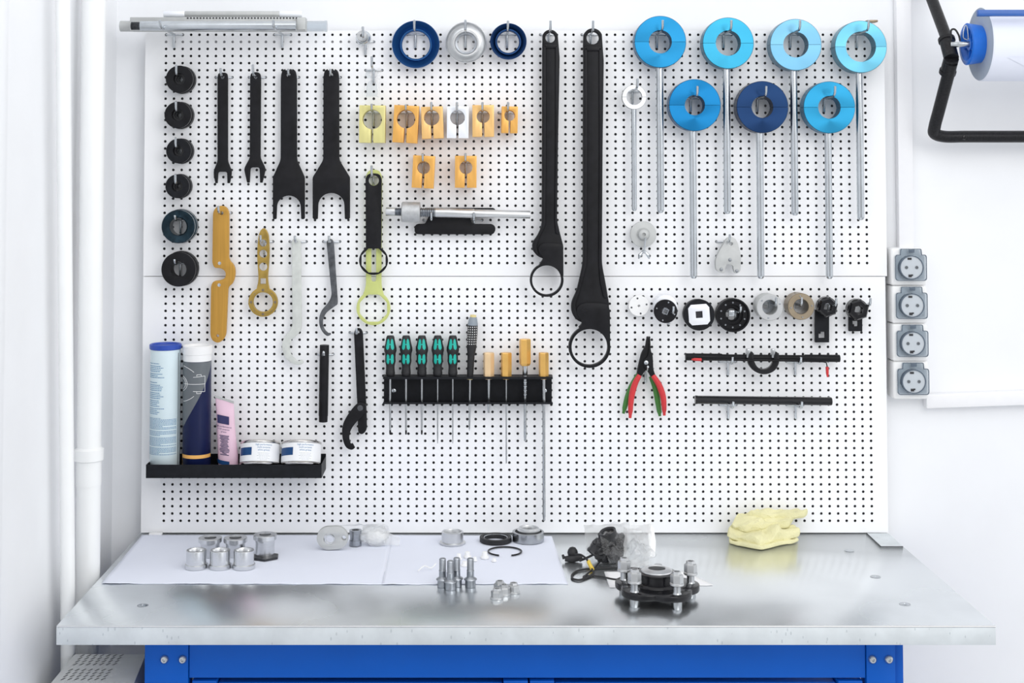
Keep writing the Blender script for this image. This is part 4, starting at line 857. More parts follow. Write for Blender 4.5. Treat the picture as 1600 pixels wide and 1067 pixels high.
def sdriver(cx, yt, yb, tip, shaft_px, label, proto=None):
    z0 = zt+.001; hh = P(cx, yt, SY).z-z0; x = P(cx, 560, SY).x
    root = thing('screwdriver', label, 'screwdriver', (x, SY, z0), 'black and teal screwdrivers')
    s = S(cx, 560, SY); pr = [(0, 0), (6.4, 0), (7.4, .06), (6.8, .16), (6.6, .24), (8.4, .36), (8.0, .45), (8.4, .55), (9.8, .63), (9.6, .70), (8.0, .80), (6.9, .90), (6.3, .96), (5.2, 1.0), (0, 1.0)]
    prs = []
    for i in range(len(pr)-1):
        for t in (0, .5): prs.append((pr[i][0]*(1-t)+pr[i+1][0]*t, pr[i][1]*(1-t)+pr[i+1][1]*t))
    prs.append(pr[-1])
    bm = NB(); lathe(bm, [(a*s, b*hh) for a, b in prs], (x, SY, z0), (0, 0, 1), n=24, cap=False); bobj('handle', bm, M['rub'], root, 70)
    def rad(b):
        for (r0, h0), (r1, h1) in zip(pr, pr[1:]):
            if h0 <= b <= h1 and h1 > h0: return r0+(r1-r0)*(b-h0)/(h1-h0)
        return 6
    bm = NB()
    for (b0, b1) in ((.30, .55), (.66, .93)):
        for sg in range(-1, 6, 2):                       # pairs of lobes all round the handle
            ac = -pi/2+sg*.42 if sg < 3 else pi/2+(sg-4)*.42
            rows = []
            for i in range(9):
                t = i/8; b = b0+(b1-b0)*t; wd = .30*sqrt(max(.02, 1-(2*t-1)**4)); r_s = (rad(b)+.35)*s
                rows.append([bm.verts.new((x+r_s*cos(ac+wd*k), SY+r_s*sin(ac+wd*k), z0+b*hh)) for k in (-1, -.5, 0, .5, 1)])
            for A_, B_ in zip(rows, rows[1:]):
                for k in range(4): bm.faces.new((A_[k], A_[k+1], B_[k+1], B_[k]))
        r_s = (rad((b0+b1)/2)+.5)*s; zc = z0+(b0+b1)/2*hh
        rows = [[bm.verts.new((x+r_s*cos(-pi/2+k), SY+r_s*sin(-pi/2+k), zc+dz)) for k in (-.4, 0, .4)] for dz in (-.0015, .0015)]
        for k in range(2): bm.faces.new((rows[0][k], rows[0][k+1], rows[1][k+1], rows[1][k]))
    bobj('grip_inlay', bm, M['teal_rub'], root, 70)
    zb_ = P(cx, yb, SY).z; rr = shaft_px/2*s; bm = NB(); tipz = .012 if tip else .02
    if tip: lathe(bm, [(rr, 0), (rr, z0-zb_-tipz)], (x, SY, z0), (0, 0, -1), n=16)
    else: lathe(bm, [(rr, 0), (rr, z0-zb_-tipz), (rr*.5, z0-zb_)], (x, SY, z0), (0, 0, -1), n=16)
    bobj('shaft', bm, M['steel'], root)
    if tip: bm = NB(); lathe(bm, [(rr*1.02, z0-zb_-tipz), (rr*1.02, z0-zb_-.004), (rr*.6, z0-zb_)], (x, SY, z0), (0, 0, -1), n=6); bobj('tip', bm, M['black'], root)
    return root
base = sdriver(609.9, 524.3, 679, True, 3.2, 'black and teal screwdriver at the rack end nearest the hinged wrench')
for px, lab in ((634.6, 'second black and teal screwdriver from the hinged wrench, dark tip'), (659.2, 'middle black and teal screwdriver of five, dark tip')):
    o = copy_tree(base); o.location = (P(px, 560, SY).x, SY, zt+.001); o['label'] = lab
base = sdriver(683.9, 524.3, 692.5, False, 2.2, 'thin-shafted black and teal screwdriver next to the middle one')
o = copy_tree(base); o.location = (P(707.5, 560, SY).x, SY, zt+.001); o['label'] = 'thin-shafted black and teal screwdriver beside the dotted tester'
# dotted handle tester
z0 = zt+.001; x = P(735, 560, SY).x; s = S(735, 560, SY); hx_ = P(738, 500, SY).x
te = thing('dotted_screwdriver', 'black screwdriver with white dotted grip and grey end cap', 'screwdriver', (x, SY, z0))
ax = Vector((P(738.6, 510, SY).x-P(734.4, 590, SY).x, 0, P(738.6, 510, SY).z-P(734.4, 590, SY).z)); b0 = P(734.4, 588, SY); Lh = ax.length
bm = NB(); lathe(bm, [(0, 0), (4.6*s, 0), (5.2*s, .01), (5.6*s, Lh*.4), (7.4*s, Lh*.55), (8.0*s, Lh*.8), (8.0*s, Lh*1.0)], b0, ax, n=12); bobj('handle', bm, M['rub'], te)
bm = NB(); lathe(bm, [(8*s, Lh*1.0), (8.0*s, Lh*1.03), (6.6*s, Lh*1.12), (5.2*s, Lh*1.16), (0, Lh*1.16)], b0, ax, n=24, cap=False); bobj('end_cap', bm, M['greyp'], te)
bm = NB(); lathe(bm, [(5.0*s, Lh*1.16), (4.8*s, Lh*1.20), (0, Lh*1.21)], b0, ax, n=24, cap=False); bobj('end_button', bm, M['yellowp'], te)
bm = NB(); an = ax.normalized()
for r1 in range(8):
    for c1 in range(5):
        aa = -pi/2+(c1-2)*.42; h_ = Lh*(.64+r1*.047); r2 = 8.05*s; q = b0+an*h_+Vector((r2*cos(aa), r2*sin(aa), 0)); tn = Vector((-sin(aa), cos(aa), 0))*.0011; up_ = an*.0014
        bm.faces.new([bm.verts.new(k+Vector((cos(aa), sin(aa), 0))*.0006) for k in (q-tn-up_, q+tn-up_, q+tn+up_, q-tn+up_)])
g_ = bobj('grip_dots', bm, M['white'], te, 0); g_['kind'] = 'stuff'
bm = NB(); lathe(bm, [(4.2*s, -.008), (4.4*s, 0), (0, 0)], b0, ax, n=20, cap=True); bobj('collar', bm, M['yellowp'], te)
bm = NB(); q0 = P(734.5, 592, SY); q1 = P(733.4, 673, SY); d_ = q1-q0; lathe(bm, [(1.6*s, 0), (1.6*s, d_.length*.75), (1.2*s, d_.length*.95), (.3*s, d_.length)], q0, d_, n=14); bobj('shaft', bm, M['steel'], te)
# hexagonal gold handles
def hexdriver(label, hx, x0_, x1_, yt, ybh, sx0, shaft, yb, m, conn=False):
    x = P(sx0, 600, SY).x; s = S(sx0, 600, SY); a = P(hx, yt, SY).z; b = P(hx, ybh, SY).z; R_ = (x1_-x0_)/2*s*1.0; xx = x
    root = thing('hexagon_driver', label, 'screwdriver', (x, SY, zt), 'gold hexagon-handled drivers')
    bm = NB(); Lh = a-b; lathe(bm, [(0, 0), (R_*.80, 0), (R_*.98, .006), (R_*1.0, .02), (R_*1.0, Lh-.002), (R_*.93, Lh), (0, Lh)], (xx, SY, b), (0, 0, 1), n=6, cap=False, a0=.28); bobj('handle', bm, M[m], root, 15)
    zb_ = P(sx0, yb, SY).z; rr = shaft/2*s; bm = NB(); lathe(bm, [(rr, 0), (rr, b-zb_-.01), (rr*.85, b-zb_-.009), (rr*.85, b-zb_)], (x, SY, b), (0, 0, -1), n=18); bobj('shaft', bm, M['steel'], root)
    if conn:
        bm = NB(); Lc = b-P(hx, 592, SY).z; lathe(bm, [(rr, 0), (4*s, .001), (4*s, Lc*.7), (3.2*s, Lc*.75), (3.8*s, Lc), (rr, Lc+.001)], (x, SY, b), (0, 0, -1), n=20); 
        for j in range(4): lathe(bm, [(rr, Lc+.006+j*.011), (rr*1.25, Lc+.007+j*.011), (rr*1.25, Lc+.010+j*.011), (rr, Lc+.012+j*.011)], (x, SY, b), (0, 0, -1), n=18)
        bobj('coupling', bm, M['zinc'], root)
hexdriver('tan hexagon-handled driver with the shortest shaft, beside the dotted one', 763.7, 755, 772.3, 550.8, 592.0, 763.7, 4.4, 645, 'handle_tan')
hexdriver('orange hexagon-handled driver with a thin long shaft', 791, 782.4, 799.7, 550.8, 592.0, 791, 2.2, 724, 'handle_gold')
hexdriver('gold hexagon-handled driver standing taller, with a silver coupling', 821.5, 812, 830.2, 529.6, 571, 820.4, 4.6, 689, 'handle_gold', True)
hexdriver('gold hexagon-handled driver with the longest shaft, at the rack end', 849.4, 841.5, 857.3, 550.8, 592.0, 849.6, 4.8, 813, 'handle_gold')

# tray with grease cartridges
TY = -.112
tr_ = thing('shelf_tray', 'black steel tray holding cartridges, a tube and two cans', 'tray', base_of(365, 747, TY))
zt_ = P(365, 726, TY).z; zb_ = P(365, 747, TY).z; x0 = P(228, 736, TY).x; x1 = P(502.5, 736, TY).x
bm = NB(); box(bm, x0, x1, TY, TY+.0015, zb_, zt_); bobj('front_lip', bm, M['blackp'], tr_, 0)
bm = NB(); box(bm, x0, x1, TY+.0015, -.0015, zb_, zb_+.0015); bobj('bottom', bm, M['blackp'], tr_, 0)
bm = NB(); box(bm, x0, x1, -.0030, -.0015, zb_, zt_+.006); bobj('back', bm, M['blackp'], tr_, 0)
for x in (x0, x1-.0015):
    bm = NB(); box(bm, x, x+.0015, TY+.0015, -.003, zb_+.0015, zt_); bobj('end', bm, M['blackp'], tr_, 0)
ZF = zb_+.0016
def wrap(c, r, u, h, off=.0003):
    a = -pi/2+u/r; return Vector((c[0]+(r+off)*cos(a), c[1]+(r+off)*sin(a), h))
def patch(bm, c, r, u0, u1, lo, hi, off=.0003, n=None):
    """curved patch between heights lo(u), hi(u)"""
    n = n or max(2, int(abs(u1-u0)/r/.12)); f0 = lo if callable(lo) else (lambda u: lo); f1 = hi if callable(hi) else (lambda u: hi); A_ = []
    for i in range(n+1):
        u = u0+(u1-u0)*i/n; A_.append((bm.verts.new(wrap(c, r, u, f0(u), off)), bm.verts.new(wrap(c, r, u, f1(u), off))))
    for p, q in zip(A_, A_[1:]): bm.faces.new((p[0], q[0], q[1], p[1]))
def wtext(name, body, size, c, r, uc, h, m, parent, tilt=0.):
    me = text_me(body, size)
    for v in me.vertices: v.co = wrap(c, r, uc+v.co.x, h+v.co.y, .0005)
    me.update(); return link(name, me, m, parent, 0)
# cartridge 1
CY = -.058
def cyl_at(pxl_, pxr_, py, Y=CY):
    s = S((pxl_+pxr_)/2, py, Y); c = P((pxl_+pxr_)/2, py, Y); return c.x, (pxr_-pxl_)/2*s
cx_, r = cyl_at(234.8, 281.2, 640); c1 = (cx_, CY)
ct = thing('grease_cartridge', 'pale blue grease cartridge with a blue cap and blue print', 'cartridge', (cx_, CY, ZF), 'grease cartridges in the tray')
ztop = P(258, 541, CY-r).z
bm = NB(); lathe(bm, [(r*.96, 0), (r, .002), (r, ztop-ZF-.006)], (cx_, CY, ZF), n=56); bobj('tube', bm, M['tubew'], ct, 60)
bm = NB(); h = ztop-ZF; lathe(bm, [(r+.0005, h-.012), (r+.0025, h-.010), (r+.003, h+.0), (r+.001, h+.002), (r-.002, h+.001), (r-.004, h-.003), (0, h-.004)], (cx_, CY, ZF), n=56, cap=False); bobj('cap', bm, M['cap'], ct, 40)
def ph(py): return P(258, py, CY-r).z
bm = NB(); rnd = random.Random(3)
def words_line(bm, c, r, ul, ur, h, hh, rnd):
    u = ul
    while u < ur:
        w = rnd.uniform(.002, .0055); w = min(w, ur-u); patch(bm, c, r, u, u+w, h, h+hh, n=1); u += w+.0009
y = 569.0; k = 0
while y < 650:
    if 592 < y < 597: y += 2.6; continue
    words_line(bm, c1, r, -r*1.25, -r*.2+rnd.uniform(-.006, .016), ph(y), .0017, rnd); y += 2.75 if k % 4 else 4.0; k += 1
y = 654.5; k = 0
while y < 713:
    words_line(bm, c1, r, -r*1.25, r*1.05 if k % 6 else rnd.uniform(-.01, .01), ph(y), .0013, rnd); y += 2.05; k += 1
    if k in (9, 13, 20): y += 1.8
pr_ = bobj('fine_print', bm, M['print'], ct, 0); pr_['kind'] = 'stuff'
bm = NB(); patch(bm, c1, r, r*1.18, r*1.26, ZF+.01, ztop-.02); bobj('seam', bm, M['greyl'], ct, 0)
# cartridge 2
cx_, r = cyl_at(286.0, 329.6, 640); c2 = (cx_, CY)
ct = thing('grease_cartridge', 'navy and grey grease cartridge with a white cap and line drawing', 'cartridge', (cx_, CY, ZF), 'grease cartridges in the tray')
ztop = P(308, 543, CY-r).z
bm = NB(); lathe(bm, [(r*.96, 0), (r, .002), (r, ph(566)-ZF)], (cx_, CY, ZF), n=56); tb_ = bobj('tube', bm, M['navy'], ct, 60)
bm = NB(); h = ztop-ZF; lathe(bm, [(r, ph(566)-ZF), (r+.0003, ph(564)-ZF), (r+.0003, ph(555.5)-ZF), (r+.0018, ph(555)-ZF), (r+.0022, h), (r, h+.002), (r-.003, h+.0015), (r-.004, h-.004), (0, h-.005)], (cx_, CY, ZF), n=56, cap=False); bobj('cap', bm, M['white'], ct, 40)
bm = NB(); uL, uR = -r*1.45, r*1.5
def dg(u): t = (u+r)/(2*r); return ph(668-66*max(0, t)**1.25-10*t) if u > -r else ph(668)
patch(bm, c2, r, uL, uR, lambda u: min(dg(u), ph(569)), ph(566.5), n=30); bobj('grey_label', bm, M['greyl'], tb_, 60)
bm = NB(); patch(bm, c2, r, uL, uR, ph(717), ph(711.5), .0004, 30); patch(bm, c2, r, -r*1.3, -r*1.2, ZF+.004, ph(716), .0004); bobj('orange_band', bm, M['orangep'], tb_, 60)
bm = NB(); patch(bm, c2, r, uL, -r*1.32, ZF+.004, ph(568), .0006); bobj('white_edge', bm, M['white'], tb_, 60)
px2m = S(308, 600, CY-r)
def wl_path(pts):
    if len(pts) < 6: pts = [(a_[0]+(b_[0]-a_[0])*t_/5, a_[1]+(b_[1]-a_[1])*t_/5) for a_, b_ in zip(pts, pts[1:]) for t_ in range(6 if b_ is pts[-1] else 5)]
    return [wrap(c2, r, (px-307.8)*px2m*1.12, ph(py), .0008) for px, py in pts]
bm = NB(); lw = .0006
for rad_ in (12, 16, 40):
    pts = [(284+rad_*.8*cos(a), 600.5+rad_*.72*sin(a)) for a in [radians(-80+i*8) for i in range(21)]]
    if rad_ == 40: 
        pts = [(284+38*cos(a)*.82, 600.5+28*sin(a)) for a in [radians(-82+i*4) for i in range(11)]]; pts2 = [(x_, 1201-y_) for x_, y_ in pts]; tube(bm, wl_path(pts2), lw, 5)
    tube(bm, wl_path(pts), lw, 5)
for l_ in ([(306,589.5),(322.5,588)], [(306,611.5),(322.5,612.5)], [(322.5,588),(322.5,612.5)], [(290,600.5),(322.5,600.5)], [(311,588),(311,585.5),(317,585.5),(317,588)], [(311,612.5),(311,615),(317,615),(317,612.5)]): tube(bm, wl_path(l_), lw, 5)
bobj('line_drawing', bm, M['white'], tb_, 0)
# squeezed tube
pk = thing('grease_tube', 'pink squeeze tube of grease standing on its cap in the tray', 'tube', base_of(356, 728, CY))
rows = [((336,618.5),(364.8,627.5),.001), ((336.6,622.5),(365,631),.0016), ((337.6,640),(366,640),.008), ((338.3,660),(367,660),.012), ((339.5,690),(369.5,690),.016), ((340.6,715),(372.3,712),.018), ((341.5,735),(372.5,735),.018)]
bm = NB(); rg = []
for a, b, t in rows:
    A_ = P(a[0], a[1], CY); B_ = P(b[0], b[1], CY); c = (A_+B_)/2; hx2 = (B_-A_)/2
    rg.append([bm.verts.new(c+hx2*cos(2*pi*i/24)+Vector((0, -t*sin(2*pi*i/24), 0))) for i in range(24)])
for A_, B_ in zip(rg, rg[1:]):
    for i in range(24): bm.faces.new((A_[i], A_[(i+1) % 24], B_[(i+1) % 24], B_[i]))
bm.faces.new(rg[0]); bm.faces.new(rg[-1]); bobj('body', bm, M['pink'], pk, 60)
A_ = P(335.6, 617.5, CY); B_ = P(365.2, 627, CY); A2 = P(336.2, 621, CY); B2 = P(365.4, 630.4, CY)
bm = NB(); vs = [bm.verts.new(q+Vector((0, dy, 0))) for dy in (-.0022, .0022) for q in (A_, B_, B2, A2)]
bm.faces.new(vs[:4]); bm.faces.new(vs[4:])
for i in range(4): bm.faces.new((vs[i], vs[(i+1) % 4], vs[4+(i+1) % 4], vs[4+i]))
bobj('crimp', bm, M['alum'], pk, 0)
q = P(356, 735, CY); bm = NB(); lathe(bm, [(.018, 0), (.019, .002), (.018, q.z-ZF+.001)], (q.x, CY, ZF), n=30); bobj('cap', bm, M['pink'], pk)
def front_of(px, py):
    for (a, b, t), (a2, b2, t2) in zip(rows, rows[1:]):
        if a[1] <= py <= a2[1]:
            k = (py-a[1])/(a2[1]-a[1]); xl = a[0]+(a2[0]-a[0])*k; xr = b[0]+(b2[0]-b[0])*k; tt = t+(t2-t)*k; u = max(-.98, min(.98, (px-(xl+xr)/2)/((xr-xl)/2))); yy = CY-tt*sqrt(1-u*u)-.0012-.0025*abs(u)
            w_ = P(px, py, CY); return Vector((w_.x, yy, w_.z))
    w_ = P(px, py, CY); return Vector((w_.x, CY-.019, w_.z))
def qpatch(bm, corners, n=8):
    (ax_, ay), (bx, by), (cx3, cy3), (dx, dy) = corners; g = []
    for i in range(n+1):
        t = i/n; row = []
        for j in range(n+1):
            u = j/n; x_ = (ax_*(1-u)+bx*u)*(1-t)+(dx*(1-u)+cx3*u)*t; y_ = (ay*(1-u)+by*u)*(1-t)+(dy*(1-u)+cy3*u)*t; row.append(bm.verts.new(front_of(x_, y_)))
        g.append(row)
    for i in range(n):
        for j in range(n): bm.faces.new((g[i][j], g[i][j+1], g[i+1][j+1], g[i+1][j]))
bm = NB(); qpatch(bm, ((340.3,646.3),(359,650),(359.3,662.5),(340.8,659))); bobj('navy_label', bm, M['printn'], pk, 60)
bm = NB(); qpatch(bm, ((340,715.5),(360.5,719),(360,725.5),(341,722)), 6); bobj('blue_label', bm, M['labelb'], pk, 60)
def ttext(name, body, size, px, py, m, parent):
    me = text_me(body, size); s_ = S(px, py, CY)
    for v in me.vertices: v.co = front_of(px+v.co.x/s_, py-v.co.y/s_+v.co.x/s_*.16)
    me.update(); return link(name, me, m, parent, 0)
ttext('lettering', 'high performance', .0060, 350.5, 666, M['printn'], pk); ttext('lettering', 'multi purpose', .0056, 350.8, 670, M['printn'], pk); ttext('lettering', 'grease', .0056, 351, 674, M['printn'], pk)
bm = NB(); y = 677.5; k = 0
while y < 711:
    wd = [7.5, 6.5, 7.5, 5.5, 6.5, 5, 6, 7, 5.5, 7.5, 8, 7, 3.5, 7, 0, 5, 8][k % 17]; xc = 352+(y-677)*.02
    if wd: qpatch(bm, ((xc-wd,y),(xc+wd,y+2),(xc+wd,y+3.1),(xc-wd,y+1.1)), 4)
    y += 2.25; k += 1
g_ = bobj('fine_print', bm, M['printn'], pk, 0); g_['kind'] = 'stuff'
# tin cans
for px0, px1, lab, bw in ((375.8, 438.2, 'tin can of grease beside the pink tube', (-.80, -.28)), (439.2, 503.2, 'tin can of grease at the end of the tray', (-.9, -.30))):
    cx_, r = cyl_at(px0, px1, 708, -.057); c3 = (cx_, -.0575); r = min(r, .0535); h0 = ZF; h1 = P(407, 691, -.0575-r).z
    r = min(r, .0523); ZC = zt_+.0058; c3 = (cx_, TY-.014+r); h1 = ZC+.0615
    cn = thing('grease_can', lab, 'can', (cx_, TY-.014, ZC), 'grease cans in the tray'); H_ = h1-ZC; cn.rotation_euler.x = radians(-18)
    bm = NB(); lathe(bm, [(0, .002), (r*.94, .002), (r*.96, 0), (r, .0015), (r+.0004, .004), (r-.0012, .0055), (r-.0012, H_-.0065), (r+.0004, H_-.005), (r, H_-.0015), (r*.96, H_), (r*.93, H_-.002), (r*.91, H_-.006), (0, H_-.006)], (c3[0], c3[1], ZC), n=72, cap=False); bobj('tin_body', bm, M['tin'], cn, 50)
    bm = NB(); patch(bm, c3, r-.0010, -r*1.9, r*1.9, ZC+.007, h1-.0075, .0005, 60); lb = bobj('paper_label', bm, M['label'], cn, 60)
    bm = NB(); patch(bm, c3, r-.0008, r*bw[0]*1.4, r*bw[1], ZC+.0225, ZC+.0425, .0006, 20); bobj('blue_block', bm, M['labelb'], lb, 60)
    uc = r*.33
    for i, t in enumerate(('high performance', 'multi purpose', 'white grease')): wtext('lettering', t, .0062, c3, r-.0006, uc, ZC+.0470-i*.0068, M['print'], lb)
    bm = NB()
    for i in range(6):
        w_ = [.024, .020, .026, .018, .024, .014][i]; words_line(bm, c3, r-.0007, uc-w_/1.5, uc+w_/1.5, ZC+.0270-i*.0034, .0006, rnd)
    g_ = bobj('fine_print', bm, M['greyp'], lb, 0); g_['kind'] = 'stuff'

# paper roll holder at the right
RX = 1.245
hd_ = thing('roll_holder', 'black tubular steel wall holder for the large paper roll', 'holder', (RX, -.02, 1.85))
def rp(px, py):
    """point on the side frame plane x = RX"""
    t = RX/((px-PX0)/FOC); d = ray(px, py)*t; return CAM+d
zb2 = P(1500, 213.5, -.028).z
q1 = rp(1484, 108); q0 = Vector((RX, -.03, zb2)); qd = (q1-q0).normalized()
pts = [q1+qd*.02, q0+qd*.08, q0+qd*.035, q0+Vector((.006, -.004, .008)), q0+Vector((.035, 0, 0)), q0+Vector((.08, 0, 0)), Vector((2.0, -.03, zb2))]
sp_ = [pts[0]]+smooth_path(pts[1:6], 6)+[pts[6]]
bm = NB(); tube(bm, sp_, .0160, 20); bobj('frame_tube', bm, M['frame'], hd_, 60)
q2 = rp(1480, 62); q3 = rp(1452, -12)
bm = NB(); tube(bm, [q2, q3, q3+(q3-q2)*.7], .0150, 20); bobj('upper_tube', bm, M['frame'], hd_, 60)
ja = rp(1480.5, 113); jb = rp(1486.5, 91); jc = rp(1479, 62)
bm = NB(); tube(bm, [ja, jb], .0190, 20); lathe(bm, [(.019, -.004), (.0215, -.003), (.0215, .006), (.019, .007)], ja, jb-ja, n=24); tube(bm, [jb, jc], .0190, 20); lathe(bm, [(.019, -.004), (.0215, -.003), (.0215, .006), (.019, .007)], jc, jb-jc, n=24); bobj('joint', bm, M['frame'], hd_, 50)
p = P(1507, 214.5, -.0442); bm = NB(); lathe(bm, [(0, .002), (.002, .002), (.0026, .004), (.0055, .0035), (.0068, 0)], p, (0, -1, 0), n=20, cap=False); bobj('bolt', bm, M['blackg'], hd_)
RC = P(1530, 69, -.20); RCz = RC.z; RY = -.20
rxl = P(1531, 69, RY).x; RR = 60*S(1531, 69, RY)*.965
hubx = P(1510, 67, RY).x
bm = NB(); tube(bm, [Vector((rp(1484, 68).x, rp(1486, 68).y, RCz)), (hubx-.0, RY, RCz), (rxl+.02, RY, RCz)], .007, 12); bobj('axle', bm, M['zinc'], hd_, 60)
bm = NB(); cp = [(1487,62),(1486,48),(1492,46),(1498,55),(1500,64)]; tube(bm, smooth_path([P(x_, y_, RY-.02) for x_, y_ in cp]), .0025, 8); bobj('cord', bm, M['rub'], hd_, 60)
bm = NB(); tube(bm, smooth_path([P(x_, y_, RY-.03) for x_, y_ in [(1511,62),(1505,58),(1507,42),(1511,42),(1513,62)]]), .0013, 8); bobj('spring_clip', bm, M['steel'], hd_, 60)
rl = thing('paper_roll', 'large pale blue paper roll with a blue plastic hub', 'paper roll', (rxl+.2, RY, RCz))
bm = NB(); lathe(bm, [(.03, 0), (RR-.002, 0), (RR, .003), (RR, .5), (.03, .5)], (rxl, RY, RCz), (1, 0, 0), n=96, closed=True)
bmesh.ops.recalc_face_normals(bm, faces=bm.faces); me = bpy.data.meshes.new('paper'); bm.to_mesh(me); bm.free(); ro = link('paper', me, [M['paper'], M['rollside']], rl, 30)
for p in me.polygons: p.material_index = 1 if p.normal.x < -.9 else 0
# loose end of the sheet slanting over the roll
bm = NB(); a0 = radians(250)
g = []
for i in range(13):
    t = i/12; aa = radians(205)+t*radians(50); row = []
    x_s = rxl+.045+t*.0; 
    g.append([bm.verts.new((rxl+.035+.20*(1-t)*0+ (.16*t if k == 0 else .45), RY+(RR+.0012)*cos(aa), RCz+(RR+.0012)*sin(aa))) for k in (0, 1)])
for A_, B_ in zip(g, g[1:]): bm.faces.new((A_[0], A_[1], B_[1], B_[0]))
bobj('loose_sheet', bm, M['paper'], rl, 60)
hb = NB(); lathe(hb, [(.043, 0), (.0525, 0), (.054, .001), (.048, rxl-hubx+.004), (.030, rxl-hubx+.004), (.040, .004)], (hubx, RY, RCz), (1, 0, 0), n=56, closed=True)
lathe(hb, [(.008, .006), (.016, .006), (.016, .04), (.008, .04)], (hubx, RY, RCz), (1, 0, 0), n=30, closed=True)
for i in range(6):
    aa = i*pi/3+.3; R3 = Matrix.Translation(Vector((0, RY, RCz))) @ Matrix.Rotation(aa, 4, 'X') @ Matrix.Translation(Vector((0, -RY, -RCz)))
    box(hb, hubx+.008, hubx+.035, RY-.0015, RY+.0015, RCz+.012, RCz+.043, 0, R3)
bobj('hub', hb, M['hubblue'], rl, 40)
tb0 = P(1527, 20.5, -.31); bm = NB(); box(bm, tb0.x, 2.0, -.318, -.302, tb0.z-.0078, tb0.z+.0078, .002); 
br_ = bobj('tear_bar', bm, M['barblue'], hd_, 30)
bm = NB(); box(bm, 1.72, 1.735, -.318, -.01, tb0.z-.006, tb0.z+.006, .002); bobj('bar_arm', bm, M['frame'], hd_)
bm = NB(); box(bm, 1.72, 1.735, -.035, -.002, zb2, tb0.z); bobj('bar_post', bm, M['frame'], hd_)
# ------------------------------------------------------------------ things on the worktop
def tp(px, py, z=TABLE): return T(px, py, z)
def ts(p): return (p-CAM).length and (CAM.y*-1+p.y)/FOC*1.0 if False else ((p.y-CAM.y)*cos(PITCH)+(p.z-CAM.z)*sin(PITCH))/FOC   # metres per pixel at a point
def paper(name, label, corners, m, wav=.0, th=.0006, seed=1, n=40, wob=.0016, group=None):
    rn = random.Random(seed); c = [tp(*q) for q in corners]; bm = NB(); g = []
    for i in range(n+1):
        t = i/n; row = []
        for j in range(n+1):
            u = j/n; p = (c[0]*(1-u)+c[1]*u)*(1-t)+(c[3]*(1-u)+c[2]*u)*t
            e = max(0, 1-(1-t)*6)                    # the front edge lifts here and there
            z = TABLE+.0006+wob*(.5+.5*sin(u*23+seed*2+t*5))*(.25+.75*e)*(.4+.6*sin(u*9.0+seed)**2)
            q = Vector((p.x, p.y+(.0012*sin(u*70+seed)+.0008*sin(u*151) if i == n else 0), z)); row.append(bm.verts.new(q))
        g.append(row)
    for i in range(n):
        for j in range(n): bm.faces.new((g[i][j], g[i+1][j], g[i+1][j+1], g[i][j+1]))
    bmesh.ops.recalc_face_normals(bm, faces=bm.faces)
    r = bmesh.ops.solidify(bm, geom=list(bm.faces), thickness=-th) if False else None
    o = bobj(name, bm, m, None, 60); md = o.modifiers.new('thickness', 'SOLIDIFY'); md.thickness = th; md.offset = 1
    tag(o, label, 'paper', group); return o
paper('paper_sheet', 'larger pale blue paper sheet under the aluminium bushings', [(222,836.5),(613,836.5),(598.5,913.5),(158,912.5)], M['paper'], seed=1, n=60)
paper('paper_sheet', 'smaller pale blue paper sheet under the bearing and seal ring', [(611,836.5),(862,838),(887.5,913),(596.5,914)], M['paper'], seed=4, n=50)
ZP = TABLE+.0024
# aluminium bushings
def bushing(label, cx, yb, w, hpx, up, group='aluminium bushings on the paper'):
    p = tp(cx, yb-w*.11, ZP); s = ts(p); r = w/2*s; h = hpx*s
    root = thing('bushing', label, 'bushing', (p.x, p.y, ZP), group)
    pr = [(r*.66, 0), (r*1.0, 0), (r*1.0, h*.20), (r*.90, h*.24), (r*.90, h-.001), (r*.86, h), (r*.70, h), (r*.66, h-.002)] if up else [(r*.60, 0), (r*.80, 0), (r*.80, h*.62), (r*.84, h*.66), (r*.84, h*.74), (r*1.0, h*.78), (r*1.0, h-.001), (r*.96, h), (r*.52, h), (r*.50, h-.004)]
    bm = NB(); lathe(bm, pr, (p.x, p.y, ZP), n=56, closed=True); bobj('body', bm, M['alul'], root)
    bm = NB(); lathe(bm, [(0, h*.12), (r*.65 if up else r*.5, h*.12), (r*.65 if up else r*.5, h*.08), (0, h*.08)], (p.x, p.y, ZP), n=40, cap=False); bobj('inner_floor', bm, M['dsteel'], root)
    return root, p, s, r, h
bushing('front aluminium bushing nearest the end of the paper', 306.8, 890.5, 35.0, 27.5, True)
bushing('middle of the three front aluminium bushings', 343.8, 890.5, 35.0, 27.5, True)
bushing('front aluminium bushing nearest the one on a black hexagon nut', 381, 890.5, 35.5, 27.5, True)
bushing('wide-rimmed aluminium bushing standing behind the first two front ones', 328.4, 872, 37.0, 28, False)
bushing('wide-rimmed aluminium bushing standing behind the last two front ones', 367.8, 872, 37.0, 28, False)
p = tp(416, 871.0, ZP); s = ts(p); bm = NB()
root = thing('hexagon_nut', 'flat black hexagonal nut under the rearmost aluminium bushing', 'nut', (p.x, p.y, ZP))
lathe(bm, [(0, 0), (21.5*s, 0), (22.5*s, .001), (22.5*s, .0035), (21*s, .0045), (0, .0045)], (p.x-.002, p.y, ZP), n=6, cap=False, a0=.1); bobj('body', bm, M['rubg'], root, 20)
ZS = ZP; ZP = ZP+.0047; bushing('rim-up aluminium bushing standing on the black hexagon nut', 414.0, 870, 36.5, 31, False); ZP = ZS

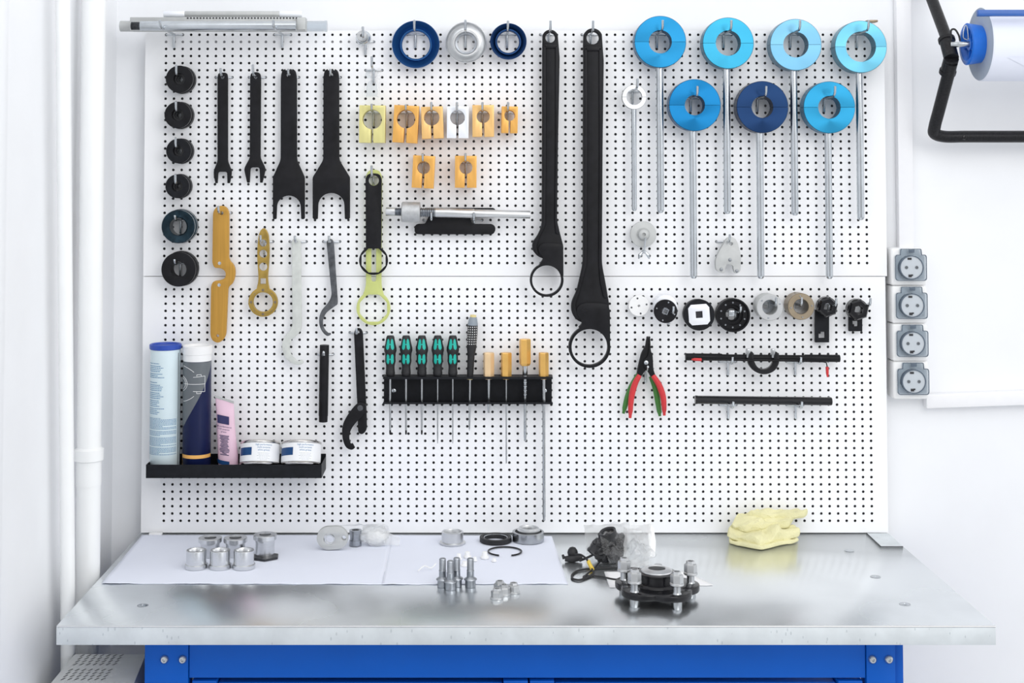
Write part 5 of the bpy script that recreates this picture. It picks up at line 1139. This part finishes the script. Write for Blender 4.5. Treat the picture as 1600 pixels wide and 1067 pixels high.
# oval link, cylinder and film beside it
lk = thing('oval_link', 'pale grey oval link plate with a large and a small hole, on edge', 'link', tuple(tp(520, 858, ZP)))
c = tp(522, 860, ZP); YL = c.y
ov = [(514+19.2*cos(a), 841.2+18.2*sin(a)) for a in [radians(90+i*9) for i in range(21)]]+[(525.5+18.2*cos(a), 840.6+18.0*sin(a)) for a in [radians(-90+i*9) for i in range(21)]]
plate('plate', [ov, circ(514.2, 842.5, 8.6, 36), circ(537.4, 840.6, 3.6, 20)], YL, .016, M['alum'], lk, .0012)
bm = NB(); q = P(515.5, 843, YL+.008); s = S(515, 843, YL); lathe(bm, [(6.2*s, -.012), (8.4*s, -.012), (8.4*s, .0065), (6.2*s, .0065)], q, (0, -1, 0), n=36, closed=True); bobj('sleeve', bm, M['alul'], lk)
p = tp(555.5, 852, ZP); s = ts(p); h = 24*s
mt = thing('metal_cylinder', 'short grey metal cylinder standing between the oval link and the film bag', 'cylinder', (p.x, p.y, ZP))
bm = NB(); lathe(bm, [(8*s, 0), (9.5*s, .001), (9.5*s, h*.35), (8.6*s, h*.38), (8.6*s, h*.8), (9.6*s, h*.83), (9.6*s, h), (6*s, h), (6*s, h*.5), (0, h*.5)], (p.x, p.y, ZP), n=40, cap=False); bobj('body', bm, M['dsteel'], mt)

def blob(name, pts, m, parent=None, seed=1, sub=4, amp=.12, scale=9, flat=None, origin=None, smooth=35):
    """crumpled closed film: an icosphere pushed to an ellipsoid and creased"""
    from mathutils import noise
    (cx, cy, cz), (rx, ry, rz) = pts; bm = NB(); bmesh.ops.create_icosphere(bm, subdivisions=sub, radius=1)
    for v in bm.verts:
        d = v.co.normalized(); k = 1+amp*noise.noise(d*scale*.35+Vector((seed, seed*2, 0)))*2+amp*(abs(noise.noise(d*scale+Vector((0, seed, seed))))-.25)*2
        v.co = Vector((cx+rx*d.x*k, cy+ry*d.y*k, max(flat if flat is not None else -9, cz+rz*d.z*k)))
    return bobj(name, bm, m, parent, smooth, origin)
p = tp(582, 853, ZP); s = ts(p)
bg = thing('plastic_bag', 'crumpled clear film bag wrapped round pale parts beside the link', 'bag', (p.x, p.y, ZP))
blob('film', ((p.x+.004, p.y+.01, ZP+.024), (.040, .022, .026)), M['bagw'], bg, 3, 5, .13, 3.2, ZP+.0005, smooth=60)
blob('wrapped_part', ((p.x+.006, p.y+.008, ZP+.020), (.027, .015, .018)), M['white'], bg, 5, 3, .10, 4, ZP+.001)
from mathutils import noise as _nz
def film_sheet(name, rows, m, parent, amp=.004, seed=0, n=26):
    """rows: control points of a loose film, [(a, b)...] swept between left and right edges"""
    L_ = smooth_path([r[0] for r in rows], 8); R_ = smooth_path([r[1] for r in rows], 8); bm = NB(); g = []
    for i, (a, b) in enumerate(zip(L_, R_)):
        row = []
        for j in range(n+1):
            q = a.lerp(b, j/n); k = _nz.noise(q*55+Vector((seed, 0, 0))); k2 = abs(_nz.noise(q*28+Vector((0, seed, 0)))); q = q+Vector((k*.4, -k2*1.6, k*.8))*amp; q.z = max(q.z, TABLE+.001); row.append(bm.verts.new(q))
        g.append(row)
    for A_, B_ in zip(g, g[1:]):
        for j in range(n): bm.faces.new((A_[j], A_[j+1], B_[j+1], B_[j]))
    return bobj(name, bm, m, parent, 25)
film_sheet('loose_film', [(Vector((p.x-.085, p.y-.012, ZP+.030)), Vector((p.x+.0, p.y-.018, ZP+.034))), (Vector((p.x-.09, p.y+.005, ZP+.052)), Vector((p.x+.03, p.y+.0, ZP+.056))), (Vector((p.x-.06, p.y+.03, ZP+.050)), Vector((p.x+.045, p.y+.02, ZP+.036)))], M['bag'], bg, .006, 2)
film_sheet('film_tail', [(Vector((p.x+.03, p.y-.005, ZP+.006)), Vector((p.x+.035, p.y+.02, ZP+.034))), (Vector((p.x+.07, p.y-.01, ZP+.004)), Vector((p.x+.07, p.y+.012, ZP+.016)))], M['bagw'], bg, .005, 8)

# collar ring, seal, bearing, snap ring
p = tp(707, 848.5, ZP); s = ts(p); h = 18.5*s
root = thing('flanged_collar', 'matt aluminium collar with a flange at its foot, alone on the small sheet', 'collar', (p.x, p.y, ZP))
bm = NB(); lathe(bm, [(14.0*s, 0), (20.2*s, 0), (20.4*s, .001), (20.4*s, .0035), (17*s, .0055), (17*s, h-.001), (16*s, h), (14.2*s, h), (13.6*s, h-.002)], (p.x, p.y, ZP), n=64, closed=True); bobj('body', bm, M['alu'], root)
p = tp(774.5, 845.6, ZP); s = ts(p); h = 7.5*s
root = thing('seal_ring', 'black rubber shaft seal lying in front of the bearing', 'seal', (p.x, p.y, ZP))
bm = NB(); lathe(bm, [(19*s, 0), (24.4*s, 0), (25*s, .001), (25*s, h-.001), (24.4*s, h), (20.5*s, h), (19.5*s, h-.003), (17*s, h-.004), (16.5*s, h-.002), (16.0*s, h-.004), (17*s, .002)], (p.x, p.y, ZP), n=72, closed=True); bobj('rubber', bm, M['rub'], root)
bm = NB(); lathe(bm, [(18.6*s, h-.0035), (19.4*s, h-.0025), (18.6*s, h-.0015), (17.8*s, h-.0025)], (p.x, p.y, ZP), n=64, closed=True); bobj('garter_spring', bm, M['zinc'], root)
p = tp(825.3, 844.5, ZP); s = ts(p); h = 14.5*s
root = thing('ball_bearing', 'steel ball bearing with its inner race standing proud', 'bearing', (p.x, p.y, ZP))
bm = NB(); lathe(bm, [(20.5*s, 0), (24.0*s, 0), (24.8*s, .001), (24.8*s, h-.001), (24*s, h), (21*s, h), (20.5*s, h-.002)], (p.x, p.y, ZP), n=80, closed=True); bobj('outer_race', bm, M['steel'], root)
bm = NB(); lathe(bm, [(14*s, .001), (20.4*s, .001), (20.4*s, h-.003), (14*s, h-.003)], (p.x, p.y, ZP), n=64, closed=True); bobj('seal_shield', bm, M['rub'], root)
bm = NB(); lathe(bm, [(12*s, h-.003), (17.5*s, h-.003), (18.2*s, h-.001), (18.2*s, h+.0035), (16.2*s, h+.005), (15.8*s, h+.0085), (14.6*s, h+.0095), (12.6*s, h+.0095), (12*s, h+.008)], (p.x+.0015, p.y+.004, ZP), n=64, closed=True); bobj('inner_race', bm, M['alu'], root)
p = tp(788.8, 862.6, ZP); s = ts(p)
bm = NB(); pts = [(p.x+26.0*s*cos(a)*1.0, p.y+25.0*s*sin(a), ZP+.0022) for a in [radians(-68+i*(316/60)) for i in range(61)]]
tube(bm, pts, .0022, 8); tag(bobj('snap_ring', bm, M['blackg'], None, 60), 'thin black open snap ring lying on the small sheet', 'snap ring')
# small white caps
for i, (px, py, w, hh, lab) in enumerate(((717,874,11,9,'white plastic cap just behind the steel bolts'), (730.5,871,12,9,'white plastic cap, topmost of the small heap'), (742,876,9,6,'tiny white cap tipped over in the small heap'), (757.5,872,13,10,'white plastic cap standing nearest the snap ring'), (772,877,9,5,'small white cap lying beside the snap ring'), (726,884,12,7,'white cap lowest in the small heap, by the tallest bolt'))):
    p = tp(px, py, ZP); s = ts(p); root = thing('plastic_stopper', lab, 'stopper', (p.x, p.y, ZP), 'small white caps on the paper')
    bm = NB(); r = w/2*s; h = hh*s; lathe(bm, [(r*.72, 0), (r, 0), (r, h*.28), (r*.72, h*.34), (r*.66, h*.9), (r*.5, h), (0, h)], (p.x, p.y, ZP), n=20 if i % 2 else 6, cap=False); bobj('body', bm, M['white'], root)
# clear plastic clip
p = tp(668, 892, ZP); bm = NB(); tube(bm, smooth_path([(p.x-.022, p.y-.01, ZP+.003), (p.x-.008, p.y+.01, ZP+.009), (p.x+.008, p.y+.006, ZP+.005), (p.x+.02, p.y+.02, ZP+.012)]), .0016, 8)
tag(bobj('clear_clip', bm, M['white'], None, 60), 'tiny clear plastic clip lying on the sheet behind the bolts', 'clip')

# wheel bolts standing on their heads
bl = ['steel bolt on its head, nearest the bushings end of the group', 'front steel bolt of the close group of three', 'rear steel bolt of the close group, hidden in part', 'steel bolt standing a little apart towards the nuts']
bp_ = None
for (px, py), lab in zip(((691.6, 917.0), (703.8, 921.0), (713.6, 916.0), (735.0, 917)), bl):
    p = tp(px, py); s = ts(p)
    if bp_: o = copy_tree(bp_); o.location = p; o['label'] = lab; continue
    bp_ = thing('wheel_bolt', lab, 'bolt', tuple(p), 'steel bolts standing on their heads')
    bm = NB(); lathe(bm, [(0, 0), (7.6*s, 0), (8.3*s, .0012), (8.3*s, 11.4*s)], p, n=36, cap=False); bobj('head', bm, M['dsteel'], bp_)
    bm = NB(); lathe(bm, [(8.3*s, 11.2*s), (10*s, 11.4*s), (10.3*s, 12.2*s), (10.0*s, 13.0*s), (6.8*s, 15*s), (5.9*s, 16.0*s)], p, n=36); bobj('flange', bm, M['dsteel'], bp_)
    pr = [(5.8*s, 16*s), (5.7*s, 25*s), (6.1*s, 25.6*s), (5.4*s, 26.4*s)]; hh = 26*s
    while hh < 43*s: pr += [(5.0*s, hh), (5.4*s, hh+.0008)]; hh += .0016
    pr += [(4.8*s, 44*s), (3.6*s, 44.8*s), (0, 44.8*s)]
    bm = NB(); lathe(bm, pr, p, n=28, cap=False); bobj('shank', bm, M['dsteel'], bp_)
# nuts
def nut_mesh(root, p, s, m=M['nutz'], k=1.0):
    bm = NB(); lathe(bm, [(0, .0), (9.6*s, 0), (10.3*s, .0012), (10.0*s, 3*s), (8.6*s, 4*s)], p, n=36, cap=False); bobj('flange', bm, m, root)
    bm = NB(); lathe(bm, [(9.6*s, 3.0*s), (9.6*s, 14*s*k), (9.0*s, 16.5*s*k), (6.5*s, 18.0*s*k)], p, n=6, a0=.35); bobj('hexagon', bm, m, root, 15)
    bm = NB()
    lathe(bm, [(4.2*s, 15.0*s*k), (7.0*s, 17.0*s*k), (6.2*s, 21.5*s*k), (4.4*s, 21.5*s*k)], p, n=6, closed=True, a0=.1); bobj('crown', bm, m, root, 15)
nl = ['front hexagon flange nut, nearest the bench edge', 'hexagon flange nut just behind the front one', 'hexagon flange nut farthest back, hidden in part by two others', 'hexagon flange nut standing nearest the hub flange']
n0 = None
for (px, py), lab in zip(((776.5, 935.5), (787.6, 929.6), (781.0, 923.5), (802.5, 926.6)), nl):
    p = tp(px, py)
    if n0: o = copy_tree(n0); o.location = p; o.rotation_euler.z = .3*px % 1; o['label'] = lab; continue
    n0 = thing('flange_nut', lab, 'nut', tuple(p), 'loose flange nuts on the worktop'); nut_mesh(n0, p, ts(p), k=.76)

# rubber boots in a bag, clear bag beside them
p = tp(950, 878); pb_ = thing('rubber_boot', 'large crumpled black rubber boot inside a clear bag', 'boot', tuple(p))
q = p+Vector((.006, .0, .043)); ax_ = Vector((-.75, -.35, .42)).normalized()
blob('rubber', ((p.x+.008, p.y+.004, TABLE+.038), (.040, .036, .039)), M['rubg'], pb_, 4, 5, .17, 4.5, TABLE+.001, smooth=30)
bm = NB(); lathe(bm, [(.016, -.004), (.016, .014), (.021, .016), (.021, -.004)], q+Vector((-.004, -.012, .022)), Vector((-.3, -.2, 1)), n=30, closed=True); bobj('neck', bm, M['rubg'], pb_)
p2 = tp(932, 877); sb = thing('rubber_boot', 'smaller black rubber cap leaning on the large boot', 'boot', tuple(p2))
bm = NB(); lathe(bm, [(0, -.004), (.019, -.004), (.0215, .0), (.0195, .006), (.0215, .012), (.020, .034), (.017, .034), (.017, .004), (0, .004)], p2+Vector((-.006, .002, .018)), Vector((.62, .1, .72)), n=36, cap=False)
for v in bm.verts: v.co += Vector((1, 0, 1))*_nz.noise(v.co*60)*.002; v.co.z = max(TABLE+.001, v.co.z)
bobj('rubber', bm, M['rubg'], sb, 50)
bm = NB(); c_ = p2+Vector((.024, -.020, .030)); box(bm, c_.x-.004, c_.x+.004, c_.y-.0006, c_.y+.0006, c_.z-.018, c_.z+.018, 0, Matrix.Translation(c_) @ Matrix.Rotation(.65, 4, 'Y') @ Matrix.Translation(-c_)); bobj('white_strip', bm, M['white'], sb)
p3 = p+Vector((.012, -.004, 0)); bgt = thing('plastic_bag', 'clear bag drawn tight over the black rubber boot', 'bag', tuple(p3))
film_sheet('film', [(p+Vector((-.020, .02, .075)), p+Vector((.02, .03, .095))), (p+Vector((-.022, -.035, .060)), p+Vector((.060, -.022, .070))), (p+Vector((.0, -.055, .004)), p+Vector((.062, -.045, .004)))], M['bag'], bgt, .008, 3)
film_sheet('film_back', [(p+Vector((-.058, .035, .082)), p+Vector((.06, .05, .085))), (p+Vector((-.05, .05, .04)), p+Vector((.06, .06, .04))), (p+Vector((-.05, .055, .002)), p+Vector((.06, .06, .002)))], M['bagw'], bgt, .006, 5)
p4 = tp(995, 878); bg2 = thing('plastic_bag', 'empty crumpled clear bag standing beside the black rubber boot', 'bag', tuple(p4))
film_sheet('film', [(p4+Vector((-.030, .03, .078)), p4+Vector((.042, .05, .080))), (p4+Vector((-.034, -.012, .060)), p4+Vector((.036, .005, .062))), (p4+Vector((-.036, -.035, .020)), p4+Vector((.030, -.020, .022))), (p4+Vector((-.030, -.050, .001)), p4+Vector((.020, -.045, .001)))], M['bagw'], bg2, .012, 9)
film_sheet('film_edge', [(p4+Vector((.030, .045, .082)), p4+Vector((.044, .052, .080))), (p4+Vector((.034, .03, .045)), p4+Vector((.052, .035, .045))), (p4+Vector((.030, .0, .01)), p4+Vector((.046, .01, .01)))], M['white'], bg2, .003, 4, 6)
blob('film_fold', ((p4.x-.002, p4.y-.01, TABLE+.025), (.034, .028, .032)), M['bag'], bg2, 12, 4, .25, 5, TABLE+.001, smooth=15)

# cable with connector
cb = thing('sensor_cable', 'black sensor cable looped on the worktop with a yellow tag', 'cable', tuple(tp(925, 895)))
q0 = tp(893.5, 876); s = ts(q0)
bm = NB(); c_ = q0+Vector((.002, .0, .0205)); lathe(bm, [(0, -.014), (.006, -.0135), (.012, -.007), (.0132, 0), (.0115, .006), (.007, .012), (0, .0138)], c_, (0, .3, 1), n=28, cap=False); bobj('connector_cap', bm, M['rub'], cb)
bm = NB(); tube(bm, [q0+Vector((-.018, -.01, .0075)), q0+Vector((.0, -.012, .008)), q0+Vector((.024, -.008, .011))], [.0065, .0088, .0080], 14); tube(bm, [q0+Vector((-.02, -.01, .0075)), q0+Vector((-.023, -.005, .016))], [.004, .003], 8); bobj('connector_body', bm, M['rub'], cb, 50)
def cpath(l): return smooth_path([Vector((tp(a, b, TABLE+z).x, tp(a, b, TABLE+z).y, TABLE+z)) for a, b, z in l], 8)
bm = NB(); tube(bm, cpath([(899,866,.022),(908,867,.026),(916,873,.018),(921,881,.010),(926,891,.006),(927,897,.004),(918,902,.003),(906,906,.003),(895,904,.003),(894,898,.003),(902,892,.003),(918,889,.003),(945,887.5,.003),(975,887.5,.003),(1000,889,.003),(1012,893,.003)]), .0026, 10)
tube(bm, cpath([(906,876,.010),(920,870,.014),(940,860,.034),(958,852,.055)]), .0030, 10); tube(bm, cpath([(958,856,.045),(942,872,.012),(930,886,.006),(916,898,.004),(912,903,.003),(913,900,.003),(925,899.5,.003),(942,901.5,.003),(960,905,.003),(985,906,.003)]), .0022, 10); bobj('wire', bm, M['rub'], cb, 60)
bm = NB(); tube(bm, cpath([(919.5,877,.0125),(921,881,.0100),(925.5,889,.0068)]), .0048, 12); bobj('yellow_tag', bm, M['tape'], cb, 60)
o = paper('paper_slip', 'small white paper slip lying under the hub flange', [(944,893.5),(1070,893.5),(1114.5,915),(953,919)], M['paperw'], seed=2, n=16, wob=.0008)

# hub flange with five studs
hc = tp(1026.5, 936); s = ts(hc); RB = 54.5*s
hb_ = thing('hub_flange', 'black five-lobed wheel hub flange standing on its studs with silver nuts', 'hub', (hc.x, hc.y, TABLE))
zpl = TABLE+.019; zpt = zpl+.0145
# lobed outline
def lobed(n=150):
    out = []
    for i in range(n):
        a = 2*pi*i/n; d = min(abs((a-radians(8+72*k)+pi) % (2*pi)-pi) for k in range(5)); t = (d/radians(36)); r = RB+.0190-.016*(t**1.8)
        out.append((hc.x+r*cos(a), hc.y+r*sin(a)))
    return out
me = plate_me([lobed()], 0, zpt-zpl, .0028)
for v in me.vertices: xx, yy, zz = v.co; v.co = (xx, zz, zpl+yy)
me.flip_normals(); link('flange_plate', me, M['blackg'], hb_, 50)
bm = NB(); zt2 = TABLE+.072
lathe(bm, [(.030, zpt-TABLE-.004), (.050, zpt-TABLE-.001), (.046, zpt-TABLE+.004), (.0425, zpt-TABLE+.006), (.0415, .056), (.044, .0575), (.044, .061), (.038, .062), (.030, .062)], (hc.x, hc.y, TABLE), n=72, closed=True); bobj('barrel', bm, M['blackg'], hb_)
bm = NB(); lathe(bm, [(.0195, .030), (.0195, .0685), (.0210, .070), (.0260, .0695), (.0350, .0655), (.0358, .063), (.0345, .0615), (.0290, .061), (.0290, .030)], (hc.x, hc.y, TABLE), n=72, closed=True); bobj('inner_ring', bm, M['alu'], hb_)
for k in range(5):
    a = radians(8+72*k); c = Vector((hc.x+RB*cos(a), hc.y+RB*sin(a), TABLE))
    bm = NB(); lathe(bm, [(0, 0), (.0106, 0), (.0113, .001), (.0113, .0192)], c, n=32, cap=False); lathe(bm, [(.0088, .0330), (.0108, .0331), (.0095, .0355), (.0086, .038), (.0086, .056)], c, n=28); st = bobj('stud', bm, M['steel'], hb_)
    if k == 1: continue
    n_ = bpy.data.objects.new('lug_nut', None); COL.objects.link(n_); n_.parent = hb_; n_.location = c+Vector((0, 0, .0520))-WL[hb_.name]; WL[n_.name] = c+Vector((0, 0, .0520)); nut_mesh(n_, c+Vector((0, 0, .0520)), s*1.06, k=.92)

# folded yellow terry cloth
c = tp(1195, 850)
cl = thing('yellow_cloth', 'folded pale yellow terry cloth lying at the back of the worktop', 'cloth', tuple(c))
def clothlayer(name, outline, zlo, zhi, Yc, seed, m, amp=.006, lean=0., ridge=None):
    """a soft slab whose plan outline is given on the table, thickness zlo..zhi with rounded rims and creases"""
    P_ = [tp(*q) for q in outline]; n = len(P_); cen = sum((q for q in P_), Vector())/n; bm = NB()
    ring = []; per = [(a_.lerp(b_, t_/8)*.6+s_*.4) for (a_, b_, t_), s_ in zip([(P_[i_], P_[(i_+1) % n], t_) for i_ in range(n) for t_ in range(8)], smooth_path(P_+[P_[0]], 8)[:-1])]; N = len(per); K = 9; rings = []
    for k in range(K+1):
        a = -pi/2+pi*k/K*.5*2; rr = 1-.10*(1-cos(a)); zz = (zlo+zhi)/2+(zhi-zlo)/2*sin(a)
        row = []
        for i, q in enumerate(per):
            d = q-cen; rr2 = 1-(1-cos(a))*.055; z = TABLE+zz+lean*(d.y+.03)
            row.append(Vector((cen.x+d.x*rr2, cen.y+d.y*rr2, z)))
        rings.append(row)
    for t in (.86, .72, .58, .44, .3, .15):
        rings.append([Vector((cen.x+(q.x-cen.x)*t, cen.y+(q.y-cen.y)*t, TABLE+zhi+lean*((q.y-cen.y)*t+.03)+.004*(1-t))) for q in per])
    V_ = []
    for ri, row in enumerate(rings):
        rv = []
        for q in row:
            k = _nz.noise(q*26+Vector((seed, 0, 0)))*amp+_nz.noise(q*60+Vector((0, seed, 0)))*amp*.6-max(0, .25-abs(_nz.noise(q*Vector((20,34,30)).length*.75+Vector((seed*3, 0, seed)))))*amp*1.5+_nz.noise(q*420)*.0011
            if ridge and ri > 6: k += ridge(q)
            z = max(TABLE+.0012, q.z+k*(1 if ri > 4 else .25)); rv.append(bm.verts.new((q.x+k*.5, q.y-abs(k)*.5, z)))
        V_.append(rv)
    for A_, B_ in zip(V_, V_[1:]):
        for i in range(N): j = (i+1) % N; bm.faces.new((A_[i], A_[j], B_[j], B_[i]))
    bm.faces.new(V_[0]); cv = bm.verts.new((cen.x, cen.y, TABLE+zhi+lean*.03+.004))
    for i in range(N): bm.faces.new((V_[-1][i], V_[-1][(i+1) % N], cv))
    o = bobj(name, bm, m, cl, 70); md = o.modifiers.new('sub', 'SUBSURF'); md.levels = 1; md.render_levels = 1; return o
def rid(ax0, ay0, ax1, ay1, h, w):
    a = tp(ax0, ay0); b = tp(ax1, ay1); d = (b-a); L2 = d.length_squared
    def f(q):
        t = max(0, min(1, ((q.x-a.x)*d.x+(q.y-a.y)*d.y)/L2)); e_ = hypot(q.x-a.x-d.x*t, q.y-a.y-d.y*t); return h*math.exp(-(e_/w)**2)
    return f
r1, r2, r3 = rid(1178, 842, 1206, 852, -.007, .007), rid(1200, 838, 1218, 856, .012, .010), rid(1150, 838, 1190, 834, .006, .008)
clothlayer('bottom_fold', [(1138,845),(1152,839),(1200,840),(1236,843),(1248,846),(1240,850),(1223,852),(1190,860),(1160,855),(1140,850)], 0.0, .011, 0, 1, M['cloth'], .005)
clothlayer('middle_fold', [(1137,844),(1150,838),(1200,836),(1240,840),(1250,846),(1234,849),(1216,851),(1189,858),(1162,852),(1140,848)],   .009, .029, 0, 7, M['cloth'], .011, .10, lambda q: r1(q)+r2(q))
clothlayer('upper_fold', [(1144,845),(1152,839),(1185,836),(1215,836),(1240,839),(1232,845),(1205,846),(1180,847),(1160,848)], .030, .050, 0, 13, M['cloth'], .012, .20, lambda q: r3(q))
clothlayer('top_roll', [(1168,841),(1190,836),(1230,835.5),(1262,836),(1256,840),(1225,842),(1192,843)], .050, .068, 0, 21, M['cloth'], .010, .05)
